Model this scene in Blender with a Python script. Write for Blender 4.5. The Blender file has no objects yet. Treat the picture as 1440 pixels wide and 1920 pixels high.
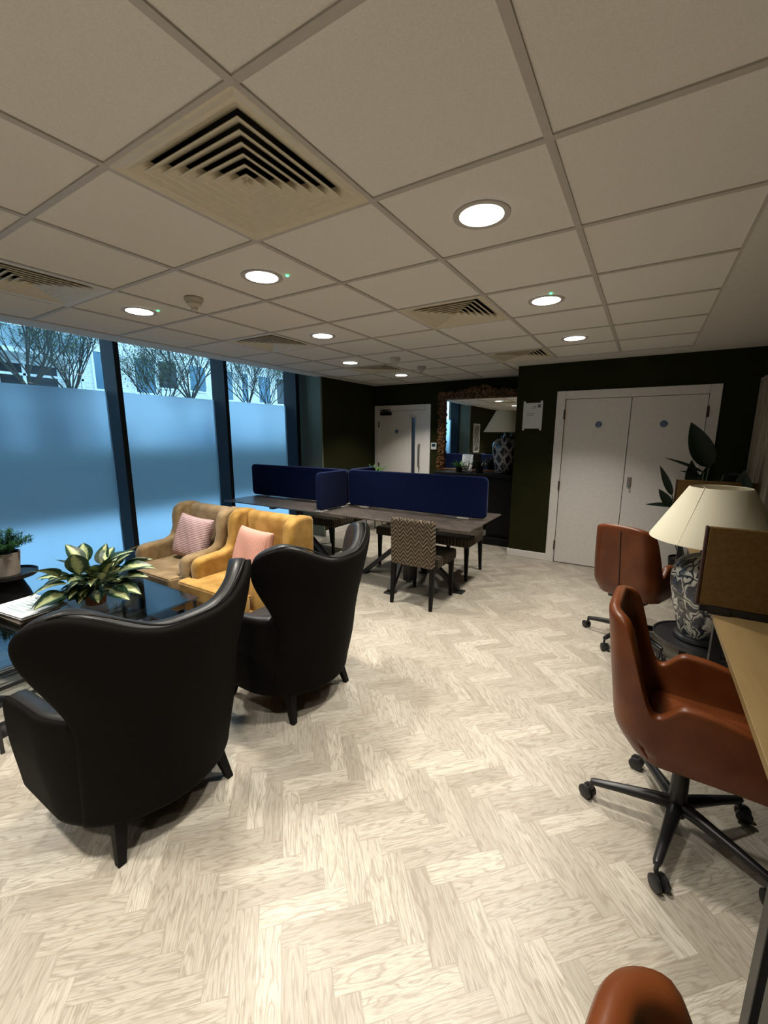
import bpy, bmesh, math, random
from mathutils import Vector, Matrix
random.seed(7)
PI = math.pi
S = bpy.context.scene
COL = S.collection

# ------------------------------------------------------------------ camera
cam = bpy.data.cameras.new('camera')
cam.sensor_fit = 'VERTICAL'; cam.sensor_height = 24.0; cam.lens = 779.56 / 1920 * 24.0
cam.clip_start = 0.02; cam.clip_end = 200
CAM = bpy.data.objects.new('camera', cam); COL.objects.link(CAM)
yaw, pit, rol = -0.5580, 0.1837, 0.0024
fw = Vector((math.sin(yaw)*math.cos(pit), math.cos(yaw)*math.cos(pit), -math.sin(pit)))
rt = Vector((math.cos(yaw), -math.sin(yaw), 0)); up = rt.cross(fw)
r2 = rt*math.cos(rol) + up*math.sin(rol); u2 = -rt*math.sin(rol) + up*math.cos(rol)
M = Matrix((r2, u2, -fw)).transposed().to_4x4(); M.translation = Vector((0.3194, -0.7876, 1.545))
CAM.matrix_world = M
S.camera = CAM

# ------------------------------------------------------------------ world, lights, exposure
S.view_settings.view_transform = 'Standard'; S.view_settings.look = 'None'
S.view_settings.exposure = 0.0; S.view_settings.gamma = 1.0; S.view_settings.use_curve_mapping = False
W = bpy.data.worlds.new('overcast_sky'); S.world = W; W.use_nodes = True
bg = W.node_tree.nodes['Background']; bg.inputs[0].default_value = (0.36, 0.69, 1.0, 1); bg.inputs[1].default_value = 4.2
S.cycles.max_bounces = 10; S.cycles.diffuse_bounces = 5; S.cycles.glossy_bounces = 4; S.cycles.transmission_bounces = 6
S.cycles.sample_clamp_indirect = 6.0; S.cycles.caustics_reflective = False; S.cycles.caustics_refractive = False
LAMP_W = 15.5; LAMP_COL = (1.0, 0.94, 0.84); LAMP_SPREAD = math.radians(104)

# ------------------------------------------------------------------ material helpers
class NT:
    def __init__(s, name):
        s.m = bpy.data.materials.new(name); s.m.use_nodes = True
        s.t = s.m.node_tree; s.b = s.t.nodes['Principled BSDF']; s.out = s.t.nodes['Material Output']
    def n(s, typ, ins=None, **kw):
        x = s.t.nodes.new(typ)
        for k, v in kw.items(): setattr(x, k, v)
        for k, v in (ins or {}).items(): s.set(x.inputs[k], v)
        return x
    def set(s, sock, v):
        if isinstance(v, bpy.types.NodeSocket): s.t.links.new(v, sock)
        elif isinstance(v, bpy.types.Node): s.t.links.new(v.outputs[0], sock)
        else: sock.default_value = v
    def m_(s, op, a, b=0.0, c=0.0):
        x = s.n('ShaderNodeMath', operation=op); s.set(x.inputs[0], a); s.set(x.inputs[1], b); s.set(x.inputs[2], c)
        return x.outputs[0]
    def mix(s, f, a, b):
        x = s.n('ShaderNodeMix', data_type='RGBA'); s.set(x.inputs[0], f); s.set(x.inputs[6], a); s.set(x.inputs[7], b)
        return x.outputs[2]
    def ramp(s, f, stops, interp='LINEAR'):
        x = s.n('ShaderNodeValToRGB'); s.set(x.inputs[0], f); cr = x.color_ramp; cr.interpolation = interp
        while len(cr.elements) < len(stops): cr.elements.new(0.5)
        for e, (p, c) in zip(cr.elements, stops): e.position = p; e.color = (*c, 1) if len(c) == 3 else c
        return x.outputs[0]
    def coord(s, which='Object'):
        return s.n('ShaderNodeTexCoord').outputs[which]
    def sep(s, v):
        x = s.n('ShaderNodeSeparateXYZ'); s.set(x.inputs[0], v); return x.outputs
    def comb(s, x, y, z=0.0):
        c = s.n('ShaderNodeCombineXYZ'); s.set(c.inputs[0], x); s.set(c.inputs[1], y); s.set(c.inputs[2], z); return c.outputs[0]
    def noise(s, v, scale, detail=4, rough=.5, dist=0.0):
        return s.n('ShaderNodeTexNoise', {'Vector': v, 'Scale': scale, 'Detail': detail, 'Roughness': rough, 'Distortion': dist}).outputs[0]
    def bump(s, h, st=.3, d=.01):
        x = s.n('ShaderNodeBump', {'Height': h, 'Strength': st, 'Distance': d}); s.t.links.new(x.outputs[0], s.b.inputs['Normal'])
    def P(s, col=None, rough=.5, metal=0.0, spec=.5, **kw):
        if col is not None: s.set(s.b.inputs['Base Color'], (*col, 1) if isinstance(col, tuple) and len(col) == 3 else col)
        s.set(s.b.inputs['Roughness'], rough); s.set(s.b.inputs['Metallic'], metal); s.set(s.b.inputs['Specular IOR Level'], spec)
        for k, v in kw.items(): s.set(s.b.inputs[k.replace('_', ' ')], v)
        return s.m

def mottled(name, a, b, scale=6, rough=.5, metal=0.0, spec=.5, bump=0.0, bscale=60, detail=4, sheen=0.0):
    t = NT(name); v = t.coord(); f = t.noise(v, scale, detail)
    c = t.ramp(f, [(.35, a), (.65, b)])
    if bump: t.bump(t.noise(v, bscale, 3), bump, .004)
    m = t.P(c, rough, metal, spec)
    if sheen: t.b.inputs['Sheen Weight'].default_value = sheen; t.b.inputs['Sheen Roughness'].default_value = .4
    return m

MAT = {}
def floor_mat():
    t = NT('herringbone_vinyl'); v = t.sep(t.coord('Object')); n = 4.0; w = .0725
    c = .70710678 / w
    U = t.m_('ADD', t.m_('MULTIPLY', v[0], c), t.m_('MULTIPLY_ADD', v[1], c, 401.6))
    V = t.m_('ADD', t.m_('MULTIPLY', v[0], c), t.m_('MULTIPLY_ADD', v[1], -c, 400.6))
    i = t.m_('FLOOR', U); j = t.m_('FLOOR', V); fu = t.m_('FRACT', U); fv = t.m_('FRACT', V)
    k = t.m_('FLOORED_MODULO', t.m_('SUBTRACT', i, j), 2*n)
    isv = t.m_('GREATER_THAN', k, n - .5)
    # horizontal plank
    ai = t.m_('SUBTRACT', i, k); al_h = t.m_('SUBTRACT', U, ai)
    j0 = t.m_('SUBTRACT', j, t.m_('SUBTRACT', 2*n - 1, k)); al_v = t.m_('SUBTRACT', V, j0)
    def sel(a, b): return t.m_('MULTIPLY_ADD', isv, t.m_('SUBTRACT', b, a), a)
    along = sel(al_h, al_v); acr = sel(fv, fu); id1 = sel(ai, i); id2 = sel(j, j0)
    idv = t.comb(id1, id2, isv)
    wn = t.n('ShaderNodeTexWhiteNoise', {'Vector': idv}, noise_dimensions='3D')
    r = wn.outputs[0]; rs = t.sep(wn.outputs[1])
    # grain, stretched along each plank, shifted per plank
    gx = t.m_('ADD', t.m_('MULTIPLY', along, .13), t.m_('MULTIPLY', rs[0], 40)); gy = t.m_('ADD', t.m_('MULTIPLY', acr, .95), t.m_('MULTIPLY', rs[1], 40))
    g1 = t.noise(t.comb(gx, gy), 1.9, 2.0, .5, .35)
    rings = t.m_('FRACT', t.m_('MULTIPLY', g1, 8.0)); rings = t.m_('PINGPONG', t.m_('MULTIPLY', rings, 2), 1.0)
    fine = t.noise(t.comb(t.m_('MULTIPLY', gx, 3.0), t.m_('MULTIPLY', gy, 9)), 3.0, 6, .72)
    blot = t.noise(t.comb(gx, t.m_('MULTIPLY', gy, 3)), 2.2, 4, .6, .8)
    base = t.mix(r, (.26, .230, .185, 1), (.47, .435, .365, 1))
    c1 = t.mix(t.m_('MULTIPLY', t.ramp(rings, [(.0, (1,)*3), (.45, (0,)*3)]), .55), t.mix(.25, base, (.62, .58, .495, 1)), (.19, .158, .118, 1))
    c2 = t.mix(t.m_('MULTIPLY', t.ramp(fine, [(.47, (0,)*3), (.63, (1,)*3)]), .60), c1, (.20, .165, .12, 1))
    c3 = t.mix(t.m_('MULTIPLY', t.ramp(blot, [(.50, (0,)*3), (.70, (1,)*3)]), .50), c2, (.27, .22, .155, 1))
    kn = t.m_('LESS_THAN', t.noise(t.comb(gx, gy), 5.0, 2), .235)
    c3 = t.mix(t.m_('MULTIPLY', kn, .6), c3, (.12, .085, .05, 1))
    ex = t.m_('MINIMUM', along, t.m_('SUBTRACT', n, along)); ey = t.m_('MINIMUM', acr, t.m_('SUBTRACT', 1.0, acr))
    e = t.m_('LESS_THAN', t.m_('MINIMUM', ex, ey), .022)
    c4 = t.mix(t.m_('MULTIPLY', e, .28), c3, (.20, .155, .10, 1))
    t.bump(t.m_('MULTIPLY', t.m_('ADD', rings, fine), .3), .06, .002)
    return t.P(c4, t.m_('MULTIPLY_ADD', fine, .2, .26), spec=.5)

def ceil_mat():
    t = NT('mineral_tile'); v = t.coord()
    f = t.noise(v, 220, 3, .7); c = t.ramp(f, [(.25, (.68, .665, .635)), (.7, (.78, .765, .735))])
    t.bump(f, .15, .002); return t.P(c, .95, spec=.15)

def chevron_mat(name, axis_u, axis_v, light, dark, pw=.078, ph=.038):
    t = NT(name); v = t.sep(t.coord('Object'))
    u = v[axis_u]; w = v[axis_v]
    z = t.m_('MULTIPLY', t.m_('PINGPONG', u, pw/2), 1.25)
    row = t.m_('DIVIDE', t.m_('ADD', w, z), ph); fr = t.m_('FRACT', row); ri = t.m_('FLOOR', row)
    ci = t.m_('FLOOR', t.m_('DIVIDE', u, pw/2))
    wn = t.n('ShaderNodeTexWhiteNoise', {'Vector': t.comb(ri, ci)}, noise_dimensions='3D').outputs[0]
    c = t.ramp(fr, [(0, dark), (.32, tuple(x*.45+y*.3 for x, y in zip(light, dark))), (.38, light), (.78, tuple(x*.8 for x in light)), (.84, dark)], 'CONSTANT')
    c = t.mix(t.m_('MULTIPLY', wn, .75), c, (*[x*.35 for x in light], 1))
    t.bump(t.noise(t.coord(), 400, 2), .3, .002)
    return t.P(c, .9, spec=.2)

def jar_mat(name, dia=True):
    t = NT(name); v = t.sep(t.coord('Object'))
    ang = t.m_('ARCTAN2', v[1], v[0])
    if dia:   # diamond lattice
        a = t.m_('ABSOLUTE', t.m_('SUBTRACT', t.m_('FRACT', t.m_('MULTIPLY', ang, 7/(2*PI))), .5))
        b = t.m_('ABSOLUTE', t.m_('SUBTRACT', t.m_('FRACT', t.m_('MULTIPLY', v[2], 1/.20)), .5))
        d = t.m_('ADD', a, b); wv = t.noise(t.coord(), 22, 2)
        d = t.m_('ADD', d, t.m_('MULTIPLY_ADD', wv, .12, -.06))
        q = t.m_('ABSOLUTE', t.m_('SUBTRACT', d, .5))
        c = t.ramp(q, [(.025, (.012, .014, .022)), (.04, (.42, .42, .41)), (.12, (.48, .48, .47)), (.14, (.02, .024, .04))], 'LINEAR')
    else:     # scrolling floral
        p = t.comb(t.m_('MULTIPLY', ang, 1.0), t.m_('MULTIPLY', v[2], 5.5))
        s1 = t.n('ShaderNodeTexVoronoi', {'Vector': t.n('ShaderNodeVectorMath', {0: p, 1: t.n('ShaderNodeTexNoise', {'Vector': p, 'Scale': 1.6}).outputs[1]}, operation='ADD').outputs[0], 'Scale': 1.6}, feature='DISTANCE_TO_EDGE').outputs[0]
        f = t.noise(p, 5.5, 4, .6, 1.2)
        lines = t.ramp(s1, [(.03, (0,)*3), (.05, (1,)*3), (.13, (1,)*3), (.17, (0,)*3)])
        flo = t.ramp(f, [(.54, (0,)*3), (.58, (1,)*3)])
        body = t.mix(t.m_('MULTIPLY', flo, t.m_('GREATER_THAN', s1, .2)), (.022, .026, .036, 1), (.05, .07, .15, 1))
        c = t.mix(t.m_('MULTIPLY', lines, t.ramp(t.noise(p, 2.2, 2), [(.42, (.15,)*3), (.5, (1,)*3)])), body, (.52, .52, .47, 1))
    return t.P(c, .25, spec=.5)

def wood_mat(name, a, b, rough=.45, axis=1, sc=1.0):
    t = NT(name); v = t.sep(t.coord('Object')); s = [9.0*sc]*3; s[axis] = 1.2*sc
    p = t.comb(*[t.m_('MULTIPLY', v[q], s[q]) for q in range(3)])
    f = t.noise(p, 2.5, 6, .6, .5)
    return t.P(t.ramp(f, [(.3, a), (.7, b)]), rough, spec=.4)

def leaf_mat(name, dark, light, var=True):
    t = NT(name); uv = t.sep(t.n('ShaderNodeUVMap').outputs[0])
    x = t.m_('ABSOLUTE', t.m_('SUBTRACT', uv[0], .5)); f = t.noise(t.coord(), 38, 4, .7)
    if var:
        e = t.m_('ADD', x, t.m_('MULTIPLY_ADD', f, .34, -.17))
        c = t.ramp(e, [(.05, light), (.19, tuple(l*.6+d*.4 for l, d in zip(light, dark))), (.27, dark)])
    else: c = t.ramp(f, [(.3, dark), (.7, light)])
    return t.P(c, .42, spec=.4, Subsurface_Weight=0.0)

def simple(name, c, rough=.5, metal=0.0, spec=.5, **k):
    t = NT(name); f = t.noise(t.coord(), 30, 3)
    cc = t.ramp(f, [(.2, tuple(x*.93 for x in c)), (.8, tuple(min(1, x*1.05) for x in c))])
    return t.P(cc, rough, metal, spec, **k)

def emis(name, c, s):
    t = NT(name); t.P((0, 0, 0), .5); t.set(t.b.inputs['Emission Color'], (*c, 1)); t.b.inputs['Emission Strength'].default_value = s; return t.m

MAT['floor'] = floor_mat(); MAT['tile'] = ceil_mat()
MAT['bar'] = simple('ceiling_bar', (.47, .44, .41), .6)
MAT['plaster'] = simple('ceiling_plaster', (.62, .60, .57), .9)
MAT['green'] = mottled('olive_paint', (.017, .018, .0045), (.020, .021, .0055), 2, .85, spec=.12)
MAT['white'] = simple('white_gloss_paint', (.73, .70, .67), .45)
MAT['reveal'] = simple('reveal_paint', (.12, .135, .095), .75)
MAT['alu'] = simple('dark_window_frame', (.007, .009, .012), .55, .0, .22)
MAT['black'] = simple('black_metal', (.012, .012, .013), .38, spec=.5)
MAT['blackwood'] = simple('black_stained_wood', (.0055, .005, .005), .55, spec=.15)
MAT['rubber'] = simple('black_plastic', (.012, .012, .013), .45)
MAT['leather_out'] = mottled('black_leather_back', (.0050, .0044, .0038), (.0065, .0056, .0048), 3, .7, spec=.045, bump=.12, bscale=90)
MAT['leather_in'] = mottled('black_leather_padding', (.010, .0098, .0098), (.015, .0145, .014), 5, .42, spec=.42, bump=.15, bscale=70)
MAT['tan'] = mottled('tan_leather', (.092, .022, .005), (.140, .038, .010), 7, .38, spec=.35, bump=.14, bscale=60)
MAT['velvet1'] = mottled('taupe_gold_velvet', (.19, .12, .05), (.34, .24, .125), 7, .75, spec=.2, sheen=.35, detail=5)
MAT['velvet2'] = mottled('mustard_velvet', (.27, .14, .02), (.49, .285, .075), 7, .75, spec=.2, sheen=.3, detail=5)
def rib_mat(name, a, b, ax):
    t = NT(name); v = t.sep(t.coord('Object')); q = t.m_('PINGPONG', t.m_('DIVIDE', v[ax], .0075), 1.0)
    c = t.ramp(q, [(.1, a), (.75, b)]); t.bump(q, .5, .004); return t.P(c, .85, spec=.2)
MAT['pink'] = rib_mat('pink_ribbed', (.34, .20, .20), (.60, .42, .41), 2)
MAT['pink2'] = rib_mat('pink_ribbed_plain', (.52, .25, .19), (.66, .36, .29), 0)
MAT['blue'] = mottled('navy_fabric', (.0022, .0065, .034), (.003, .0085, .045), 40, .9, spec=.1, bump=.2, bscale=500, sheen=.08)
def slate():
    t = NT('slate_laminate'); v = t.coord(); f = t.noise(v, 9, 8, .65, 1.0)
    return t.P(t.ramp(f, [(.3, (.040, .033, .028)), (.55, (.085, .070, .06)), (.75, (.13, .092, .07))]), .34, spec=.5)
MAT['slate'] = slate()
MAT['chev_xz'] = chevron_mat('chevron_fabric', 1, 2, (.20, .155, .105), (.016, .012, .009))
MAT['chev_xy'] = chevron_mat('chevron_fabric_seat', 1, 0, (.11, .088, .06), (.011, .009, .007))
MAT['desk'] = wood_mat('golden_laminate', (.19, .125, .05), (.27, .185, .082), .45, 1, .5)
MAT['screen'] = mottled('mustard_felt', (.115, .067, .021), (.14, .083, .028), 60, .9, spec=.1, bump=.2, bscale=400)
MAT['screen_edge'] = simple('dark_brown_edge', (.045, .018, .012), .6)
MAT['silver'] = simple('silver_bracket', (.55, .53, .5), .35, .3)
MAT['steel'] = simple('brushed_steel', (.42, .41, .39), .3, .9)
def shade_mat():
    t = NT('cream_shade'); v = t.coord(); f = t.noise(v, 300, 2)
    m = t.P(t.ramp(f, [(.3, (.74, .70, .54)), (.7, (.79, .75, .59))]), .85, spec=.1)
    return m
MAT['shade'] = shade_mat()
MAT['jar_f'] = jar_mat('floral_jar', False); MAT['jar_d'] = jar_mat('diamond_jar', True)
MAT['vent'] = simple('cream_vent', (.64, .585, .46), .45)
MAT['ventdark'] = simple('vent_duct', (.03, .028, .025), .8)
MAT['lens'] = emis('lit_diffuser', (1.0, .96, .90), 6.0)
MAT['led'] = emis('green_indicator', (.12, 1.0, .35), 3.0)
MAT['detector'] = simple('detector_plastic', (.55, .51, .43), .5)
MAT['gold'] = mottled('antique_gilt', (.020, .008, .003), (.20, .085, .020), 30, .5, .3, .4, bump=.6, bscale=80)
t = NT('mirror_glass'); MAT['mirror'] = t.P((.86, .89, .87), .01, 1.0)
MAT['sign'] = simple('blue_sign', (.02, .075, .21), .4)
MAT['paper'] = simple('white_paper', (.62, .62, .60), .7)
MAT['paper_bright'] = simple('bright_white_paper', (.85, .88, .90), .6)
MAT['ink'] = simple('grey_ink', (.14, .14, .15), .7)
MAT['ink_green'] = simple('teal_ink', (.18, .42, .38), .7)
MAT['pages'] = simple('book_pages', (.30, .26, .21), .8)
MAT['pot'] = simple('beige_pot', (.46, .40, .345), .6)
MAT['terracotta'] = simple('terracotta', (.26, .10, .045), .7)
MAT['soil'] = simple('soil', (.03, .02, .012), .9)
MAT['dieff'] = leaf_mat('variegated_leaf', (.010, .038, .016), (.50, .56, .27))
MAT['fern'] = leaf_mat('fern_leaf', (.02, .085, .022), (.07, .21, .05), False)
MAT['darkleaf'] = leaf_mat('dark_leaf', (.0035, .009, .0045), (.008, .019, .008), False)
MAT['green_leaf'] = leaf_mat('green_leaf', (.03, .10, .02), (.10, .24, .05), False)
MAT['stem'] = simple('green_stem', (.06, .10, .04), .6)
MAT['denim'] = mottled('dark_denim', (.012, .020, .034), (.03, .045, .065), 60, .9, spec=.1, bump=.4, bscale=200)
MAT['knit'] = mottled('dark_jumper', (.012, .013, .018), (.024, .026, .032), 50, .95, spec=.1)
MAT['skin'] = simple('skin', (.45, .26, .19), .55)
MAT['hair'] = simple('dark_hair', (.02, .013, .009), .6)
MAT['sole'] = simple('white_sole', (.75, .72, .66), .6)
MAT['canvas'] = simple('black_canvas', (.014, .014, .018), .8)
t = NT('window_glass'); MAT['glass'] = None
def glass():
    t = NT('clear_glass'); g = t.n('ShaderNodeBsdfTransparent', {0: (.93, .97, .98, 1)}); r = t.n('ShaderNodeBsdfGlossy', {'Roughness': .02})
    f = t.n('ShaderNodeFresnel', {'IOR': 1.45}); x = t.n('ShaderNodeMixShader', {0: t.m_('MULTIPLY', f.outputs[0], .8), 1: g, 2: r})
    t.t.links.new(x.outputs[0], t.out.inputs[0]); return t.m
MAT['glass'] = glass()
def film():
    t = NT('frosted_film')
    r = t.n('ShaderNodeBsdfRefraction', {'Color': (.46, .57, .66, 1), 'Roughness': .54, 'IOR': 1.12})
    tr = t.n('ShaderNodeBsdfTranslucent', {'Color': (.42, .52, .60, 1)})
    x = t.n('ShaderNodeMixShader', {0: .18, 1: r, 2: tr}); 
    gl = t.n('ShaderNodeBsdfGlossy', {'Roughness': .25, 'Color': (.8, .8, .8, 1)}); f = t.n('ShaderNodeFresnel', {'IOR': 1.45})
    y = t.n('ShaderNodeMixShader', {0: t.m_('MULTIPLY', f.outputs[0], .5), 1: x, 2: gl})
    t.t.links.new(y.outputs[0], t.out.inputs[0]); return t.m
MAT['film'] = film()
def tglass():
    t = NT('table_glass'); g = t.n('ShaderNodeBsdfTransparent', {0: (.93, .96, .96, 1)}); r = t.n('ShaderNodeBsdfGlossy', {'Roughness': .03})
    f = t.n('ShaderNodeFresnel', {'IOR': 1.6}); x = t.n('ShaderNodeMixShader', {0: t.m_('MINIMUM', t.m_('MULTIPLY', f.outputs[0], .9), 1.0), 1: g, 2: r})
    t.t.links.new(x.outputs[0], t.out.inputs[0]); return t.m
MAT['tglass'] = tglass()
def brick(name, a, b, mort):
    t = NT(name); v = t.sep(t.coord('Object'))
    br = t.n('ShaderNodeTexBrick', {'Vector': t.comb(t.m_('ADD', v[1], v[0]), v[2]), 'Color1': (*a, 1), 'Color2': (*b, 1), 'Mortar': (*mort, 1), 'Scale': 1.0, 'Mortar Size': .012, 'Brick Width': .24, 'Row Height': .085})
    return t.P(br.outputs[0], .85, spec=.1)
MAT['brick'] = brick('pale_brick', (.62, .62, .60), (.50, .49, .47), (.72, .72, .70))
MAT['pane_out'] = simple('blue_window_pane', (.05, .13, .19), .15)
MAT['darkpane'] = simple('dark_window_pane', (.012, .02, .026), .2)
MAT['slot_glass'] = simple('dark_slot_glass', (.035, .04, .055), .15)
MAT['balcony'] = simple('pale_balcony_panel', (.30, .40, .44), .5)
MAT['rail'] = simple('white_rail', (.8, .85, .85), .5)
MAT['paving'] = mottled('pale_paving', (.46, .48, .48), (.54, .56, .56), 2, .8)
MAT['hedge'] = mottled('hedge_green', (.010, .018, .010), (.022, .036, .018), 14, .9, bump=.8, bscale=20)
MAT['bark'] = simple('bark', (.030, .030, .024), .9)
MAT['autumn'] = leaf_mat('tree_leaf', (.05, .075, .03), (.13, .15, .06), False)
def art():
    t = NT('weathered_art'); v = t.sep(t.coord('Object')); p = t.comb(t.m_('MULTIPLY', v[1], 6), t.m_('MULTIPLY', v[2], .9))
    f = t.noise(p, 2.0, 6, .7, 1.5)
    return t.P(t.ramp(f, [(.40, (.10, .055, .025)), (.47, (.28, .23, .16)), (.62, (.36, .33, .26))]), .7)
MAT['art'] = art()
def mono_art():
    t = NT('mono_print'); f = t.noise(t.coord(), 9, 6, .7, 1.0)
    return t.P(t.ramp(f, [(.42, (.02, .02, .02)), (.6, (.45, .45, .44))]), .5)
MAT['mono'] = mono_art()

# ------------------------------------------------------------------ mesh helpers
def link(name, me, parent=None, loc=None):
    o = bpy.data.objects.new(name, me); COL.objects.link(o)
    if parent: o.parent = parent
    if loc is not None: o.location = loc
    return o
def obj(name, bm, m, parent=None, loc=None, smooth=True, bevel=0, seg=2, sub=0, solid=0, off=-1, angle=40):
    bmesh.ops.recalc_face_normals(bm, faces=bm.faces[:]) if not solid else None
    me = bpy.data.meshes.new(name); bm.to_mesh(me); bm.free()
    mats = m if isinstance(m, (list, tuple)) else [m]
    for q in mats: me.materials.append(MAT[q])
    if smooth:
        for p in me.polygons: p.use_smooth = True
        if not sub and not solid: 
            try: me.set_sharp_from_angle(angle=math.radians(angle))
            except Exception: pass
    o = link(name, me, parent, loc)
    if solid:
        k = o.modifiers.new('solid', 'SOLIDIFY'); k.thickness = solid; k.offset = off; k.use_even_offset = False
    if bevel:
        k = o.modifiers.new('bevel', 'BEVEL'); k.width = bevel; k.segments = seg; k.limit_method = 'ANGLE'; k.angle_limit = math.radians(35)
        if smooth: k.harden_normals = False
    if sub:
        k = o.modifiers.new('sub', 'SUBSURF'); k.levels = sub; k.render_levels = sub
    return o
def tag(o, label, cat, group=None, kind=None):
    o['label'] = label; o['category'] = cat
    if group: o['group'] = group
    if kind: o['kind'] = kind
    return o
def thing(name, label, cat, loc=(0, 0, 0), rz=0, group=None, kind=None):
    o = link(name, None); o.location = loc; o.rotation_euler = (0, 0, rz); o.empty_display_size = .1
    return tag(o, label, cat, group, kind)
def copy_tree(o, parent=None):
    c = o.copy(); COL.objects.link(c)
    if parent: c.parent = parent
    for ch in list(o.children): copy_tree(ch, c)
    return c
def B(): return bmesh.new()
def box(bm, x0, x1, y0, y1, z0, z1, mat=0, mx=None):
    vs = [bm.verts.new((x, y, z)) for z in (z0, z1) for x, y in ((x0, y0), (x1, y0), (x1, y1), (x0, y1))]
    if mx is not None:
        for v in vs: v.co = mx @ v.co
    for f in ((0, 3, 2, 1), (4, 5, 6, 7), (0, 1, 5, 4), (1, 2, 6, 5), (2, 3, 7, 6), (3, 0, 4, 7)):
        q = bm.faces.new([vs[k] for k in f]); q.material_index = mat
    return bm
def bx(*a, **k): return box(B(), *a, **k)
def taper(bm, p0, p1, s0, s1, mx=None):
    """square bar from p0 (size s0) to p1 (size s1), sizes (x,y)"""
    vs = []
    for p, s in ((p0, s0), (p1, s1)):
        for sx, sy in ((-1, -1), (1, -1), (1, 1), (-1, 1)): vs.append(bm.verts.new((p[0]+sx*s[0]/2, p[1]+sy*s[1]/2, p[2])))
    if mx is not None:
        for v in vs: v.co = mx @ v.co
    for f in ((0, 3, 2, 1), (4, 5, 6, 7), (0, 1, 5, 4), (1, 2, 6, 5), (2, 3, 7, 6), (3, 0, 4, 7)): bm.faces.new([vs[k] for k in f])
    return bm
def beam(bm, a, b, w, h):
    a, b = Vector(a), Vector(b); d = (b-a).normalized(); s = d.cross(Vector((0, 0, 1)))
    s = s.normalized() if s.length > 1e-4 else Vector((1, 0, 0)); u = s.cross(d)
    vs = [bm.verts.new(p + s*w/2*i + u*h/2*j) for p in (a, b) for i, j in ((-1, -1), (1, -1), (1, 1), (-1, 1))]
    for f in ((0, 3, 2, 1), (4, 5, 6, 7), (0, 1, 5, 4), (1, 2, 6, 5), (2, 3, 7, 6), (3, 0, 4, 7)): bm.faces.new([vs[k] for k in f])
    return bm
def tube(bm, pts, r, n=10, cap=True, closed=False):
    pts = [Vector(p) for p in pts]; N = len(pts); rs = r if isinstance(r, (list, tuple)) else [r]*N
    rings = []; ref = None
    for i, p in enumerate(pts):
        if closed: d = pts[(i+1) % N] - pts[i-1]
        else: d = pts[min(i+1, N-1)] - pts[max(i-1, 0)]
        d = d.normalized() if d.length > 1e-9 else Vector((0, 0, 1))
        if ref is None: ref = Vector((0, 0, 1)) if abs(d.z) < .9 else Vector((1, 0, 0))
        s = d.cross(ref).normalized(); ref2 = s.cross(d).normalized(); ref = ref2
        rings.append([bm.verts.new(p + (s*math.cos(2*PI*k/n) + ref2*math.sin(2*PI*k/n))*rs[i]) for k in range(n)])
    for i in range(N if closed else N-1):
        a, b = rings[i], rings[(i+1) % N]
        for k in range(n): bm.faces.new((a[k], a[(k+1) % n], b[(k+1) % n], b[k]))
    if cap and not closed:
        bm.faces.new(rings[0][::-1]); bm.faces.new(rings[-1])
    return bm
def lathe(bm, prof, n=32, c=(0, 0, 0), sx=1, sy=1):
    rings = []
    for r, z in prof:
        if r < 1e-5: rings.append([bm.verts.new((c[0], c[1], c[2]+z))])
        else: rings.append([bm.verts.new((c[0]+r*sx*math.cos(2*PI*k/n), c[1]+r*sy*math.sin(2*PI*k/n), c[2]+z)) for k in range(n)])
    for a, b in zip(rings, rings[1:]):
        for k in range(n):
            f = [a[k % len(a)], a[(k+1) % len(a)], b[(k+1) % len(b)], b[k % len(b)]]
            u = []
            for v in f:
                if v not in u: u.append(v)
            if len(u) > 2: bm.faces.new(u)
    return bm
def prism(bm, poly, axis, a, b):
    """extrude 2-D polygon along axis (0,1,2) from a to b"""
    def P(p, q):
        v = list(p); v.insert(axis, q); return v
    A = [bm.verts.new(P(p, a)) for p in poly]; Bv = [bm.verts.new(P(p, b)) for p in poly]
    n = len(poly); bm.faces.new(A[::-1]); bm.faces.new(Bv)
    for i in range(n): bm.faces.new((A[i], A[(i+1) % n], Bv[(i+1) % n], Bv[i]))
    return bm
def grid(bm, fn, nu, nv, wrap=False):
    g = [[bm.verts.new(fn(i/nu, j/nv)) for j in range(nv+1)] for i in range(nu+1)]
    for i in range(nu):
        for j in range(nv): bm.faces.new((g[i][j], g[i+1][j], g[i+1][j+1], g[i][j+1]))
    return bm
def sm(a, b, x):
    x = max(0, min(1, (x-a)/(b-a))); return x*x*(3-2*x)
def lerp(a, b, t): return a + (b-a)*t
def text(name, body, size, loc, rot, m, parent, align='CENTER'):
    c = bpy.data.curves.new(name, 'FONT'); c.body = body; c.size = size; c.align_x = align; c.align_y = 'CENTER'; c.extrude = .0006
    c.materials.append(MAT[m]); o = link(name, c, parent, loc); o.rotation_euler = rot; return o

# ------------------------------------------------------------------ the room shell
H = 2.367
XW = -4.30          # glass plane
def struct(name, bm, m, label, cat, **k):
    o = obj(name, bm, m, **k); return tag(o, label, cat, kind='structure')
struct('floor', bx(XW-.12, 1.30, -4.2, 5.52, -.12, 0), 'floor', 'pale oak herringbone vinyl floor running through the whole lounge', 'floor', smooth=False)
bm = box(B(), -.965+.0, 1.30, 4.55, 5.52, 0, 2.55)
box(bm, -1.09, -.96, 4.55, 5.52, 0, 2.55)
bm.free()
bm = B()
box(bm, -1.09, -.53, 4.55, 4.70, 0, 2.6); box(bm, .80, 1.30, 4.55, 4.70, 0, 2.6); box(bm, -.53, .80, 4.55, 4.70, 1.965, 2.6)
box(bm, -1.09, -.99, 4.70, 5.52, 0, 2.6); box(bm, -.99, 1.30, 4.70, 4.74, -.02, 2.6)  # last box: unseen backing added behind the double doors against light leaks
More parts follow.
